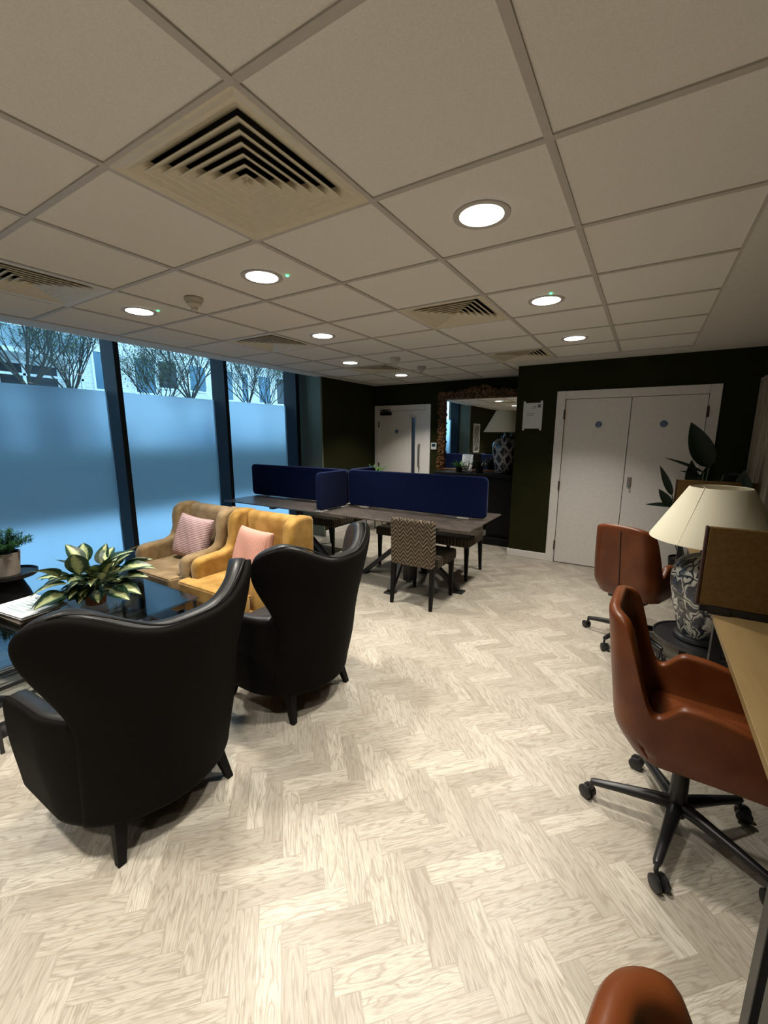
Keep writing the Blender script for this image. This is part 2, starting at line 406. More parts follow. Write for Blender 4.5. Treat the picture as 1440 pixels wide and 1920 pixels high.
struct('wall_front', bm, 'green', 'dark olive wall with the white double doors set in it', 'wall', smooth=False)
bm = B()
box(bm, -3.9, -3.66, 5.42, 5.56, 0, 2.6); box(bm, -2.76, -.9, 5.42, 5.56, 0, 2.6); box(bm, -3.66, -2.76, 5.42, 5.56, 1.965, 2.6); box(bm, -3.7, -2.7, 5.56, 5.60, -.02, 2.6)  # end box: hidden panel added behind the single door to block outside light
struct('wall_back', bm, 'green', 'dark olive alcove wall carrying the single white door and the gilt mirror', 'wall', smooth=False)
struct('wall_left', bx(-3.9, -3.75, 4.03, 5.42, 0, 2.6), 'green', 'dark olive wall return between the last window and the far corner', 'wall', smooth=False)
struct('wall_reveal', bx(XW-.1, -3.752, 4.0, 4.03, 0, 2.6), 'reveal', 'grey-green window reveal catching blue daylight at the far end of the glazing', 'wall', smooth=False)
struct('wall_right', bx(1.19, 1.30, -4.1, 4.55, 0, 2.6), 'green', 'dark olive wall behind the row of desks at the right', 'wall', smooth=False)
struct('wall_rear', bx(-4.2, 1.30, -4.2, -4.1, 0, 2.6), 'green', 'dark olive wall behind the viewer', 'wall', smooth=False)
bm = box(B(), -3.9, -3.75, -4.1, -.20, 0, 2.6); 
struct('wall_near', bm, 'green', 'dark olive wall beside the near end of the glazing', 'wall', smooth=False)
struct('wall_near_reveal', bx(XW-.1, -3.752, -.20, -.17, 0, 2.6), 'reveal', 'grey-green window reveal at the near end of the glazing', 'wall', smooth=False)
# ceiling tiles with holes for vents
cell = .6
vents = [(-1, 0), (-1, 3), (-4, 0), (-4, 3), (-1, 6), (-4, 6)]     # column index i: x from i*.6-.6 .. i*.6 ; row j
vent_cells = {(-2, 0), (-2, 3), (-5, 0), (-5, 3), (-2, 6), (-5, 6)}
XB, YB = -3.60, 4.32
bm = B()
for i in range(-6, 2):
    for j in range(-7, 9):
        if (i, j) in vent_cells: continue
        x0, x1, y0, y1 = i*cell, (i+1)*cell, j*cell, (j+1)*cell
        z = H + .004
        if j >= 7 and x1 > -1.09:
            if x0 < -1.09: x1 = -1.09
            else: continue
        y1 = min(y1, 5.38)
        if y1 <= y0 or y0 >= 5.38: continue
        vs = [bm.verts.new(p) for p in ((x0, y0, z), (x0, y1, z), (x1, y1, z), (x1, y0, z))]; bm.faces.new(vs)
struct('ceiling', bm, 'tile', 'suspended ceiling of off-white mineral tiles', 'ceiling', smooth=False)
bm = B()
for i in range(-6, 2):
    for a, b in ((-4.1, 4.2 if i > -2 else 5.25),): box(bm, i*cell-.012, i*cell+.012, a, b, H-.002, H+.01)
for j in range(-6, 9):
    y = j*cell
    if y < 4.3: box(bm, XB, .6, y-.012, y+.012, H-.0015, H+.0095)
    elif y < 5.3: box(bm, XB, -1.09, y-.012, y+.012, H-.0015, H+.0095)
struct('trim_1', bm, 'bar', 'grid of slim off-white bars carrying the ceiling tiles', 'ceiling grid', smooth=False)
bm = B()
box(bm, -3.84, XB, -4.1, 4.03, H-.003, H+.05); box(bm, -3.80, XB, 4.0, 5.45, H-.003, H+.05)
box(bm, .6, 1.2, -4.1, 4.56, H-.003, H+.05); box(bm, -1.09, .6, 4.2, 4.56, H-.0028, H+.05); box(bm, XB, -1.05, 5.25, 5.45, H-.0028, H+.05)
struct('trim_2', bm, 'plaster', 'plain plaster margin around the edge of the tiled ceiling', 'ceiling margin', smooth=False)
bm = B()
box(bm, XW-.2, -3.84, -.4, 4.2, 2.62, 2.72); box(bm, -3.86, -3.84, -.4, 4.2, H+.05, 2.62); box(bm, -4.35, 1.3, -4.2, 5.56, H+.30, H+.34)
struct('ceiling_recess', bm, 'plaster', 'slot of plaster ceiling above the window heads', 'ceiling', smooth=False)
# baseboards
bm = B(); box(bm, -1.105, -.615, 4.535, 4.55, 0, .09); box(bm, -1.105, -1.09, 4.55, 5.42, 0, .09)
struct('baseboard_front', bm, 'white', 'white skirting board at the foot of the pier left of the double doors', 'skirting', bevel=.004)
bm = B(); box(bm, .895, 1.19, 4.535, 4.55, 0, .09); struct('baseboard_corner', bm, 'white', 'white skirting board right of the double doors', 'skirting', bevel=.004)
bm = B(); box(bm, 1.175, 1.19, -4.0, 4.53, 0, .09); struct('baseboard_right', bm, 'white', 'white skirting board under the desks on the right wall', 'skirting', bevel=.004)
bm = B(); box(bm, -3.75, -3.735, 4.03, 5.42, 0, .09); struct('baseboard_left', bm, 'white', 'white skirting board on the far left return wall', 'skirting', bevel=.004)
bm = B(); box(bm, -2.66, -1.12, 5.405, 5.42, 0, .09); struct('baseboard_back', bm, 'white', 'white skirting board under the gilt mirror wall', 'skirting', bevel=.004)

# ------------------------------------------------------------------ windows
mull = [(-.17, -.10), (1.38, 1.43), (2.61, 2.66), (3.83, 3.90)]
FILM_Z = 1.965
for k in range(3):
    y0 = mull[k][1] if k else -.10; y1 = mull[k+1][0]
    lab = ['nearest tall window with a bare tree behind its clear strip', 'middle tall window between the two free-standing dark mullions', 'farthest tall window behind the left desk screen'][k]
    w = thing('window_%d' % (k+1), lab + ', frosted below', 'window', (XW, (y0+y1)/2, 0), kind='structure')
    hw = (y1-y0)/2
    b = box(B(), -.01, .05, -hw, hw, 0, .07); box(b, -.01, .05, -hw, hw, 2.55, 2.62)
    obj('window_frame', b, 'alu', w, smooth=False)
    obj('frosted_film', grid(B(), lambda u, v: (0.012, -hw + 2*hw*u, .07 + (FILM_Z-.07)*v), 1, 1), 'film', w, smooth=False)
    obj('window_glass', grid(B(), lambda u, v: (0, -hw + 2*hw*u, FILM_Z + (2.55-FILM_Z)*v), 1, 1), 'glass', w, smooth=False)
for k, (a, b_) in enumerate(mull):
    o = struct('mullion', bx(XW-.02, -4.075, a, b_, 0, 2.62), 'alu', ['dark mullion at the near end of the glazing', 'broad dark mullion rising behind the coffee table plant', 'broad dark mullion behind the taupe wing chair', 'dark end mullion beside the grey-green reveal'][k], 'mullion', smooth=False)

# ------------------------------------------------------------------ doors
def sign_disc(parent, loc, r=.038):
    s = obj('blue_sign', lathe(B(), [(0, -.001), (r, -.001), (r, .001), (0, .001)], 28), 'sign', parent, loc); s.rotation_euler = (PI/2, 0, 0)
    obj('white_ring', lathe(B(), [(r*.93, .0012), (r*.88, .0016), (r*.83, .0012)], 28), 'paper', s)
    text('sign_text', 'Fire door\nkeep\nlocked', r*.36, (0, 0, .0015), (0, 0, 0), 'paper', s)
    return s
d = thing('door_1', 'pair of plain white fire doors with blue round signs and steel lock', 'double door', (.135, 4.55, 0), kind='structure')
b = B(); hw, hh = .76, 2.045
box(b, -hw, -.665, -.018, .10, 0, hh); box(b, .665, hw, -.018, .10, 0, hh); box(b, -.665, .665, -.018, .10, 1.955, hh)
obj('door_frame', b, 'white', d, bevel=.004)
for s in (-1, 1):
    lf = obj('door_leaf', bx(min(s*.003, s*.66), max(s*.003, s*.66), -.002, .042, .008, 1.95), 'white', d, smooth=False, bevel=.002)
    sign_disc(lf, (-.30 if s < 0 else .312, -.004, 1.665))
    for z in (.22, .95, 1.78): obj('hinge', lathe(B(), [(0, -.055), (.010, -.055), (.010, .055), (0, .055)], 10, (s*.664, -.026, z)), 'screen_edge', d)
obj('door_lock', bx(.035, .075, -.014, 0, .98, 1.09), 'steel', d, bevel=.003)
obj('door_handle', tube(B(), [(.055, -.012, 1.0), (.055, -.04, 1.0), (.055, -.043, .97)], .009, 8), 'steel', d)
d = thing('door_2', 'single white door in the far alcove with narrow glazed slot', 'door', (-3.205, 5.42, 0), kind='structure')
b = B(); hw = .535
box(b, -hw, -.445, -.018, .10, 0, 2.03); box(b, .445, hw, -.018, .10, 0, 2.03); box(b, -.445, .445, -.018, .10, 1.945, 2.03)
obj('door_frame', b, 'white', d, bevel=.004)
b = B(); x0, x1, z0, z1 = .185, .255, .75, 1.83
box(b, -.44, x0, 0, .044, .008, 1.94); box(b, x1, .44, 0, .044, .008, 1.94); box(b, x0, x1, 0, .044, z1, 1.94); box(b, x0, x1, 0, .044, .008, z0)
lf = obj('door_leaf', b, 'white', d, smooth=False)
b = B(); box(b, x0-.03, x0, -.008, 0, z0-.03, z1+.03); box(b, x1, x1+.012, -.008, 0, z0-.03, z1+.03); box(b, x0-.03, x1+.012, -.008, 0, z1, z1+.03)
obj('glazing_bead', b, 'white', lf, bevel=.002)
obj('glazed_slot', bx(x0, x1, .015, .022, z0, z1), 'slot_glass', lf, smooth=False)
sign_disc(lf, (-.10, -.004, 1.60), .036)
obj('pull_handle', tube(B(), [(.34, 0, 1.02), (.34, -.05, 1.02), (.34, -.055, 1.07), (.34, -.055, 1.34), (.34, -.05, 1.39), (.34, 0, 1.39)], .011, 8), 'steel', lf)
b = box(B(), -.40, -.20, -.055, 0, 1.87, 1.925); beam(b, (-.25, -.05, 1.93), (-.40, -.03, 1.955), .02, .012); beam(b, (-.40, -.03, 1.955), (-.22, -.02, 1.965), .02, .01)
obj('door_closer', b, 'blackwood', d, bevel=.003)
for z in (.22, 1.02, 1.72): obj('hinge', lathe(B(), [(0, -.05), (.010, -.05), (.010, .05), (0, .05)], 10, (-.444, -.026, z)), 'screen_edge', d)

# ------------------------------------------------------------------ ceiling fittings
def add_lamp(parent):
    l = bpy.data.lights.new('downlight_beam', 'AREA'); l.shape = 'DISK'; l.size = .15; l.energy = LAMP_W; l.color = LAMP_COL; l.spread = LAMP_SPREAD
    o = link('downlight_beam', l, parent, (0, 0, -.012)); return o
def downlight(x, y, label, led=None):
    r = thing('downlight', label, 'ceiling light', (x, y, H), 0, 'round recessed downlights')
    obj('trim_ring', lathe(B(), [(.083, 0), (.083, -.003), (.10, -.006), (.107, -.004), (.108, 0)], 40), 'bar', r)
    obj('diffuser', lathe(B(), [(0, -.004), (.083, -.004), (.083, -.002)], 40), 'lens', r)
    if led: obj('indicator', lathe(B(), [(.009, 0), (.008, -.003), (0, -.004)], 12, (led[0], led[1], 0)), 'led', r)
    add_lamp(r); return r
for x, y, lab, led in [
    (-.30, .90, 'largest round downlight, nearest to the viewer above the walkway', None),
    (-1.50, .90, 'lit round downlight with green indicator, right of the beige smoke detector', (.125, .06)),
    (-2.70, .90, 'lit round downlight with green indicator nearest the windows', (.12, .06)),
    (-2.10, 2.10, 'lit round downlight between the two middle rows, right of the window-side vent', None),
    (-.30, 2.10, 'lit round downlight with green indicator in front of the double doors', (.05, -.12)),
    (-.30, 3.30, 'lit round downlight closest to the double doors', None),
    (-2.70, 3.30, 'small lit downlight left of the far window-side vent', None),
    (-2.70, 4.50, 'farthest lit downlight, just before the single door', None),
    (-.30, -.30, 'downlight just behind the viewer over the walkway', None),
    (-1.50, -.90, 'downlight behind the viewer left of the walkway', None),
    (-2.70, -.90, 'downlight behind the viewer near the window wall', None),
    (-.30, -1.50, 'downlight well behind the viewer', None),
    (-1.50, -2.70, 'downlight at the rear of the room, left', None),
    (-.30, -2.70, 'rearmost downlight over the walkway', None)]:
    downlight(x, y, lab, led)
def vent(cx, cy, label):
    r = thing('ceiling_vent', label, 'air vent', (cx, cy, H), 0, 'square four-way ceiling vents')
    b = B()
    def ring(b, prof):
        rr = [[b.verts.new((sx*h, sy*h, z)) for sx, sy in ((-1, -1), (1, -1), (1, 1), (-1, 1))] for h, z in prof]
        for a, c in zip(rr, rr[1:]):
            for k in range(4): b.faces.new((a[k], a[(k+1) % 4], c[(k+1) % 4], c[k]))
    ring(b, [(.299, .006), (.299, -.001), (.288, -.003), (.268, .002), (.258, .0), (.208, .030), (.262, .052)])
    obj('vent_frame', b, 'vent', r, smooth=False)
    for k in range(6):
        h = .222 - k*.036; b = B()
        t0 = max(.001, h-.050); rz = .030*(h-t0)/.05; ring(b, [(h, .0015), (t0+.001, rz), (max(.0005, t0-.001), rz-.001), (h-.005, -.001), (h, -.001), (h, .0015)])
        obj('louvre', b, 'vent', r, smooth=False)
    b = B(); ring(b, [(.012, .0), (.0005, .012)]); obj('vent_core', b, 'vent', r, smooth=False)
    b = B(); ring(b, [(.262, .052), (.262, .16), (.001, .16)]); obj('vent_duct', b, 'ventdark', r, smooth=False)
    return r
for i, j, lab in [(-2, 0, 'large square vent nearest the viewer'), (-2, 3, 'square vent midway towards the double doors'), (-5, 0, 'square vent cut off by the left edge of the view'),
                  (-5, 3, 'square vent by the windows, left of a downlight'), (-2, 6, 'square vent against the double door wall'), (-5, 6, 'farthest square vent, by the far alcove')]:
    vent((i+.5)*cell, (j+.5)*cell, lab + ', cream with stepped louvres')
def detector(x, y, lab, m='detector'):
    r = thing('smoke_detector', lab, 'smoke detector', (x, y, H), 0, 'smoke detectors')
    obj('detector_base', lathe(B(), [(.0, 0), (.055, 0), (.055, -.012), (.050, -.02), (.0, -.02)], 28), m, r)
    obj('detector_head', lathe(B(), [(.046, -.02), (.044, -.036), (.03, -.044), (.022, -.05), (.02, -.066), (.014, -.07), (0, -.07)], 28), m, r)
detector(-2.14, .93, 'beige smoke detector between two green-lit downlights near the windows')
detector(-2.11, 3.33, 'white smoke detector left of its darker neighbour, far down the room', 'detector')
detector(-2.13, 4.0, 'small smoke detector farthest down the room, right of the other', 'bar')

# ------------------------------------------------------------------ work tables with screens
ZT = .745
def table(x0, x1, label, y0=2.48, y1=3.42):
    cx, cy = (x0+x1)/2, (y0+y1)/2; hx, hy = (x1-x0)/2, (y1-y0)/2
    t = thing('work_table', label, 'table', (cx, cy, 0), 0, 'slate topped work tables')
    obj('tabletop', bx(-hx, hx, -hy, hy, ZT-.014, ZT), 'slate', t, bevel=.002)
    b = bx(-hx+.06, hx-.06, -.03, .03, ZT-.05, ZT-.014); box(b, -.03, .03, -hy+.06, hy-.06, ZT-.05, ZT-.0145); obj('under_frame', b, 'black', t, smooth=False)
    obj('column', bx(-.045, .045, -.045, .045, .02, ZT-.05), 'black', t, bevel=.004)
    for dx, dy in ((-.56, 0), (.56, 0), (0, -.38), (0, .38)):
        b = B(); beam(b, (dx*1.0, dy, .022), (dx*.06, dy*.06, .47), .06, .045); box(b, dx*1.02-.05, dx*1.02+.05, dy-.05, dy+.05, 0, .016)
        obj('leg', b, 'black', t, bevel=.003)
    return t
table(-2.515, -.885, 'slate topped table at the right, with the chevron chair pushed in front')
table(-4.06, -2.535, 'slate topped table against the windows, behind the wing chairs')
def screen(loc, rz, length, label, h=.40, th=.045, mat='blue', z=ZT+.012, grp='navy desk screens'):
    s = thing('desk_screen', label, 'desk divider', (loc[0], loc[1], z), rz, grp)
    r = .05; P = []
    for cx, cz, a0 in ((length/2-r, h-r, 0), (-length/2+r, h-r, 90), (-length/2+r, r, 180), (length/2-r, r, 270)):
        for k in range(7): a = math.radians(a0 + 15*k); P.append((cx+r*math.cos(a), cz+r*math.sin(a)))
    b = prism(B(), P, 1, -th/2, th/2); obj('panel', b, mat, s, bevel=.012, seg=3)
    for q in (-.36, .36):
        b = box(B(), q*length-.06, q*length+.06, -.045, .045, -.0115, -.006); box(b, q*length-.05, q*length+.05, -.012, .012, -.008, .03)
        obj('bracket', b, 'silver', s, bevel=.001)
    return s
screen((-1.715, 3.02), 0, 1.62, 'long navy screen on the right table, behind the chevron chair')
screen((-3.335, 3.02), 0, 1.60, 'long navy screen on the left table, in front of the windows')
screen((-2.545, 2.735), PI/2, .50, 'short navy side screen at the joint of the tables, near side')
screen((-2.545, 3.315), PI/2, .52, 'short navy side screen at the joint of the tables, far side')

# parsons chair, front = +X locally
def dining_chair(label):
    t = thing('dining_chair', label, 'chair', (0, 0, 0), 0, 'chevron upholstered dining chairs')
    b = prism(B(), [(-.245, .38), (-.175, .38), (-.205, .80), (-.225, .815), (-.262, .80)], 1, -.215, .215)
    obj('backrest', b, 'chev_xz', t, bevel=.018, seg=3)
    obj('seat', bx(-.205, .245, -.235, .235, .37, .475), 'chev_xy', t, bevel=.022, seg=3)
    for sx, sy in ((-1, -1), (-1, 1), (1, -1), (1, 1)):
        x = -.215 if sx < 0 else .205
        b = taper(B(), (x + (-.035 if sx < 0 else 0), sy*.20, 0), (x, sy*.195, .39), (.028, .028), (.045, .045)); obj('leg', b, 'blackwood', t, bevel=.003)
    return t
ch = dining_chair('chevron upholstered chair seen from behind at the right table')
ch.location = (-1.37, 2.63, 0); ch.rotation_euler.z = PI/2
for loc, rz, lab in [((-1.39, 3.50, 0), -PI/2, 'chevron upholstered chair on the far side of the right table, behind the front one'),
                     ((-2.10, 3.52, 0), -PI/2, 'chevron upholstered chair on the far side, seen past the farther black wingback'),
                     ((-3.22, 3.52, 0), -PI/2, 'chevron upholstered chair on the far side of the window table')]:
    c = copy_tree(ch); c.location = loc; c.rotation_euler.z = rz; c['label'] = lab

# ------------------------------------------------------------------ black leather wing chairs, front = +X locally
def leather_chair(label):
    t = thing('wingback_chair', label, 'armchair', (0, 0, 0), 0, 'black leather wingback chairs')
    def Q(s, z, off=0.0):
        R = .368 + .13*sm(.60, 1.0, z) - .035*(1-sm(.12, .5, z)); a1 = 1.42
        sg = 1 if s >= 0 else -1; s = abs(s)
        lean = -.11*sm(.35, 1.1, z) + .05*(1-sm(.14, .45, z))
        ph = min(s/R, a1); x = -.40 + R*(1-math.cos(ph)); y = R*math.sin(ph); nx, ny = math.cos(ph), -math.sin(ph)
        ex = max(0, s - R*a1)
        x += ex*math.sin(a1)*1.0; y += ex*math.cos(a1)*.1
        w = 1 - sm(.2, .75, s)*.55
        return Vector((x + lean*w + nx*off, sg*(y + ny*off), z))
    def back(u, v, off, grow=0.0, zb0=.165):
        a = 2*u-1; vb = v; v = max(0.0, (v-.42)/.58)
        # rounded-rectangle parameterisation of the wing silhouette
        w = .365 + .150*sm(.05, .72, v) + grow
        zt = .925 + .135*sm(.15, .95, abs(a)) + grow
        zz = .52 + (zt-.52)*v if vb > .42 else lerp(zb0, .52, vb/.42)
        q = max(0, (v-.72)/.28); corner = 1 - .20*(q**2.2)*abs(a)**1.0
        k = abs(a)**3 * q**2 * .05
        return Q(a*w*corner, zz - k, off)
    def bucket(u, v, off, top=1, bot=0.0):
        s = (.33 + .45*u)*top
        zt = .625 - .03*sm(.5, .98, abs(s))
        zb = .165 + bot + .05*sm(.8, .98, abs(s))
        p = Q(s, lerp(zb, zt, v), off); return p
    obj('outer_back', grid(B(), lambda u, v: back(u, v, .0), 28, 26), 'leather_out', t, sub=1, solid=.03, off=0)
    obj('inner_back', grid(B(), lambda u, v: back(u, v, .045, .008, .40), 28, 22), 'leather_in', t, sub=1, solid=.062, off=0)
    # padded arm tops
    for sg in (-1, 1):
        def arm(u, v):
            s = sg*lerp(.40, .79, u); p = Q(s, lerp(.30, .63 - .03*u, v), .042); return p
        obj('side_panel', grid(B(), lambda u, v: bucket(u, v, .004, sg), 22, 8), 'leather_out', t, sub=1, solid=.03, off=0)
        obj('armrest', grid(B(), arm, 14, 8), 'leather_in', t, sub=1, solid=.07, off=0)
    # piping along the top edge
    pts = [Q((2*u-1)*(.365+.150)*.80, .925 + .135*sm(.15, .95, abs(2*u-1)) - abs(2*u-1)**3*.05 + .004, .014) for u in [k/40 for k in range(41)]]
    obj('piping', tube(B(), pts, .004, 6), 'leather_in', t)
    # seat
    b = B()
    n = 40
    def ringz(z, k):
        out = []
        for i in range(n):
            a = 2*PI*i/n; x = -.03 + k*.285*math.copysign(abs(math.cos(a))**.6, math.cos(a)); y = k*.295*math.copysign(abs(math.sin(a))**.6, math.sin(a))
            out.append(b.verts.new((x, y, z)))
        return out
    rr = [ringz(z, k) for z, k in ((.30, .94), (.32, 1), (.42, 1.0), (.455, .96), (.47, .8), (.475, .4))]
    for p, q in zip(rr, rr[1:]):
        for i in range(n): b.faces.new((p[i], p[(i+1) % n], q[(i+1) % n], q[i]))
    b.faces.new(rr[0][::-1]); b.faces.new(rr[-1])
    obj('seat_cushion', b, 'leather_in', t)
    b = B(); rr = [ringz(z, k) for z, k in ((.165, .98), (.30, 1.0))]
    for i in range(n): b.faces.new((rr[0][i], rr[0][(i+1) % n], rr[1][(i+1) % n], rr[1][i]))
    b.faces.new(rr[0][::-1]); b.faces.new(rr[1])
    obj('seat_base', b, 'leather_out', t)
    for sx, sy in ((-1, -1), (-1, 1), (1, -1), (1, 1)):
        b = taper(B(), (sx*.25-.02, sy*.235, 0), (sx*.205-.01, sy*.20, .19), (.030, .030), (.052, .052)); obj('leg', b, 'blackwood', t, bevel=.004)
    return t
lc = leather_chair('nearer black leather wingback chair with its back to the viewer')
lc.location = (-1.43, .008, 0); lc.rotation_euler.z = PI
c = copy_tree(lc); c.location = (-1.43, .895, 0); c['label'] = 'farther black leather wingback chair beside the patterned chair and tables'

# ------------------------------------------------------------------ velvet wing chairs, front = +X locally
def velvet_chair(label, m, hw=.375):
    t = thing('wing_chair', label, 'armchair', (0, 0, 0), 0, 'velvet wing chairs by the window')
    obj('seat_frame', bx(-.30, .33, -hw+.03, hw-.03, .17, .32), m, t, bevel=.015, seg=3)
    b = prism(B(), [(.37, -.265), (.37, .265), (-.18, .265), (-.18, -.265)], 2, .32, .445)
    b2 = B(); q = hw-.115
    P = [(-.20, -q), (.25, -q), (.27, -hw+.02), (.37, -hw+.02), (.37, hw-.02), (.27, hw-.02), (.25, q), (-.20, q)]
    prism(b2, P, 2, .325, .455); b.free()
    sc = obj('seat_cushion', b2, m, t, bevel=.025, seg=4)
    b = B()
    for z in (.447, .333):
        L = .363; w = hw-.028
        tube(b, [(.26, -w, z), (L-.02, -w, z), (L, -w+.02, z), (L, w-.02, z), (L-.02, w, z), (.26, w, z)], .0045, 6)
    obj('piping', b, m, sc)
    # back
    b = prism(B(), [(-.36, .17), (-.22, .17), (-.26, .87), (-.285, .895), (-.34, .905), (-.385, .88)], 1, -hw+.03, hw-.03)
    obj('backrest', b, m, t, bevel=.02, seg=4)
    for s in (-1, 1):
        # wing and arm as one side profile in x-z
        P = [(-.375, .17), (.20, .17), (.235, .30), (.245, .52), (.225, .575), (.17, .592), (-.02, .60), (-.085, .625), (-.115, .70), (-.118, .80), (-.14, .875), (-.20, .915), (-.30, .92), (-.385, .90)]
        y0, y1 = (hw-.105, hw) if s > 0 else (-hw, -hw+.105)
        obj('wing_side', prism(B(), P, 1, y0, y1), m, t, bevel=.03, seg=5)
        obj('leg', taper(B(), (.27, s*(hw-.08), 0), (.26, s*(hw-.09), .18), (.026, .026), (.042, .042)), 'blackwood', t, bevel=.003)
        obj('leg', taper(B(), (-.35, s*(hw-.09), 0), (-.30, s*(hw-.10), .18), (.026, .026), (.042, .042)), 'blackwood', t, bevel=.003)
    return t
v1 = velvet_chair('taupe gold velvet wing chair nearest the windows holding a striped pink cushion', 'velvet1')
v1.location = (-3.03, 1.28, 0); v1.rotation_euler.z = -PI/2
v2 = velvet_chair('mustard velvet wing chair behind the black wing chairs, beside the taupe one', 'velvet2')
v2.location = (-2.255, 1.30, 0); v2.rotation_euler.z = -PI/2
def cushion(name, label, cat, m, w, h, th, loc, rot, parent=None):
    b = B(); N = 18
    for side in (-1, 1):
        g = []
        for i in range(N+1):
            row = []
            for j in range(N+1):
                u, v = 2*i/N-1, 2*j/N-1
                d = max(0, (1-u**4)*(1-v**4))**.55
                pin = 1 - .07*(1-abs(u)**2)*abs(v)**6; piv = 1 - .07*(1-abs(v)**2)*abs(u)**6
                row.append(b.verts.new((u*w/2*piv, side*th/2*d*(1+.06*math.sin(5*u+3*v)), v*h/2*pin)))
            g.append(row)
        for i in range(N):
            for j in range(N): b.faces.new((g[i][j], g[i+1][j], g[i+1][j+1], g[i][j+1]))
    bmesh.ops.remove_doubles(b, verts=b.verts[:], dist=.0004)
    o = obj(name, b, m, parent, loc, sub=1); o.rotation_euler = rot
    return tag(o, label, cat, 'pink throw cushions' if m.startswith('pink') else None) if not parent else o
cushion('throw_cushion', 'pink horizontally ribbed cushion leaning in the taupe wing chair', 'cushion', 'pink', .40, .40, .14, (-3.02, 1.36, .645), (math.radians(-17), math.radians(6), math.radians(8)))
cushion('throw_cushion', 'pink cushion with fine vertical ribs lying back in the mustard wing chair', 'cushion', 'pink2', .42, .38, .14, (-2.26, 1.37, .63), (math.radians(-17), math.radians(2), math.radians(-4)))

# ------------------------------------------------------------------ tan swivel chairs, front = +X locally
def swivel_chair(label, base=0.0):
    t = thing('office_chair', label, 'chair', (0, 0, 0), 0, 'tan leather swivel chairs')
    def Q(s, z):
        sg = 1 if s >= 0 else -1; a = abs(s); hwid, rc = .208, .09
        flat = hwid - rc; arc = rc*PI/2
        if a < flat: x, y = 0, a
        elif a < flat+arc: ph = (a-flat)/rc; x, y = rc*(1-math.cos(ph)), flat + rc*math.sin(ph)
        else: x, y = rc + (a-flat-arc), hwid
        x -= .02*(a/flat)**2*0 - .0
        tuck = 1-sm(.36, .50, z)
        k = 1 - sm(.10, .34, a)
        x += -.215 - .060*max(0, (z-.45)/.45)*lerp(.6, 1, k) + .07*tuck*(1 if a < flat+arc else 0)
        wid = 1 - .06*sm(.60, .95, z) - .10*tuck
        return Vector((x, sg*y*wid, z))
    L = .64
    def shell(u, v):
        s = (2*u-1)*L; a = abs(s)
        zt = .935 - .03*(a/.2)**3 if a < .2 else .905
        zt = lerp(zt, .585, sm(.205, .275, a)); zt = lerp(zt, .650, sm(.29, .37, a)); zt -= .04*sm(.40, L, a)
        zb = .385 + .01*sm(.3, .6, a)
        return Q(s, lerp(zb, zt, v))
    obj('shell', grid(B(), shell, 72, 16), 'tan', t, sub=1, solid=.042, off=0)
    b = B(); pts = [Q(.0, .42 + .47*k/12) + Vector((-.0235, 0, 0)) for k in range(13)]; tube(b, pts, .004, 6)
    obj('back_seam', b, 'screen_edge', t)
    obj('seat', bx(-.13, .29, -.195, .195, .39, .475), 'tan', t, bevel=.03, seg=4)
    obj('under_plate', bx(-.12, .18, -.13, .13, .345, .388), 'black', t, bevel=.006)
    obj('gas_lift', lathe(B(), [(0, .20), (.015, .20), (.015, .35), (0, .35)], 16), 'steel', t)
    obj('column', lathe(B(), [(0, .075), (.034, .075), (.032, .12), (.028, .255), (.026, .262), (0, .262)], 20), 'rubber', t)
    for k in range(5):
        a = 2*PI*k/5 + base; ca, sa = math.cos(a), math.sin(a)
        b = B(); n = 10
        prof = [(.0, .115, .028), (.08, .112, .024), (.20, .100, .018), (.29, .088, .015), (.302, .086, .012)]
        tube(b, [(ca*q[0], sa*q[0], q[1]) for q in prof], [q[2] for q in prof], 10)
        leg = obj('base_leg', b, 'black', t)
        ang = a + (.9 if k % 2 else -.7)
        cx, cy = ca*.298, sa*.298; dx, dy = math.cos(ang), math.sin(ang); px, py = -dy, dx
        b = B()
        for sd in (-1, 1):
            mx = Matrix.Translation((cx + dx*.018 + px*.016*sd, cy + dy*.018 + py*.016*sd, .028)) @ Matrix.Rotation(ang, 4, 'Z') @ Matrix.Rotation(PI/2, 4, 'X')
            w = lathe(B(), [(0, -.009), (.022, -.009), (.028, -.005), (.028, .005), (.022, .009), (0, .009)], 20)
            me = bpy.data.meshes.new('x'); w.to_mesh(me); w.free(); n0 = len(b.verts); b.from_mesh(me); b.verts.ensure_lookup_table()
            for v in b.verts[n0:]: v.co = mx @ v.co
            bpy.data.meshes.remove(me)
        tube(b, [(cx, cy, .09), (cx, cy, .055), (cx+dx*.018, cy+dy*.018, .03)], .008, 8)
        obj('castor', b, 'rubber', leg)
    return t
s1 = swivel_chair('tan leather swivel chair in the foreground, tucked at the golden desk', math.radians(41+3))
s1.location = (.559, 1.02, 0); s1.rotation_euler.z = math.radians(-3)
s2 = swivel_chair('tan leather swivel chair seen from behind near the white double doors', math.radians(24-66))
s2.location = (.345, 2.72, 0); s2.rotation_euler.z = math.radians(66)
s3 = copy_tree(s1); s3.location = (.605, -.497, 0); s3.rotation_euler.z = math.radians(-10); s3['label'] = 'tan leather swivel chair whose back top shows at the bottom edge'

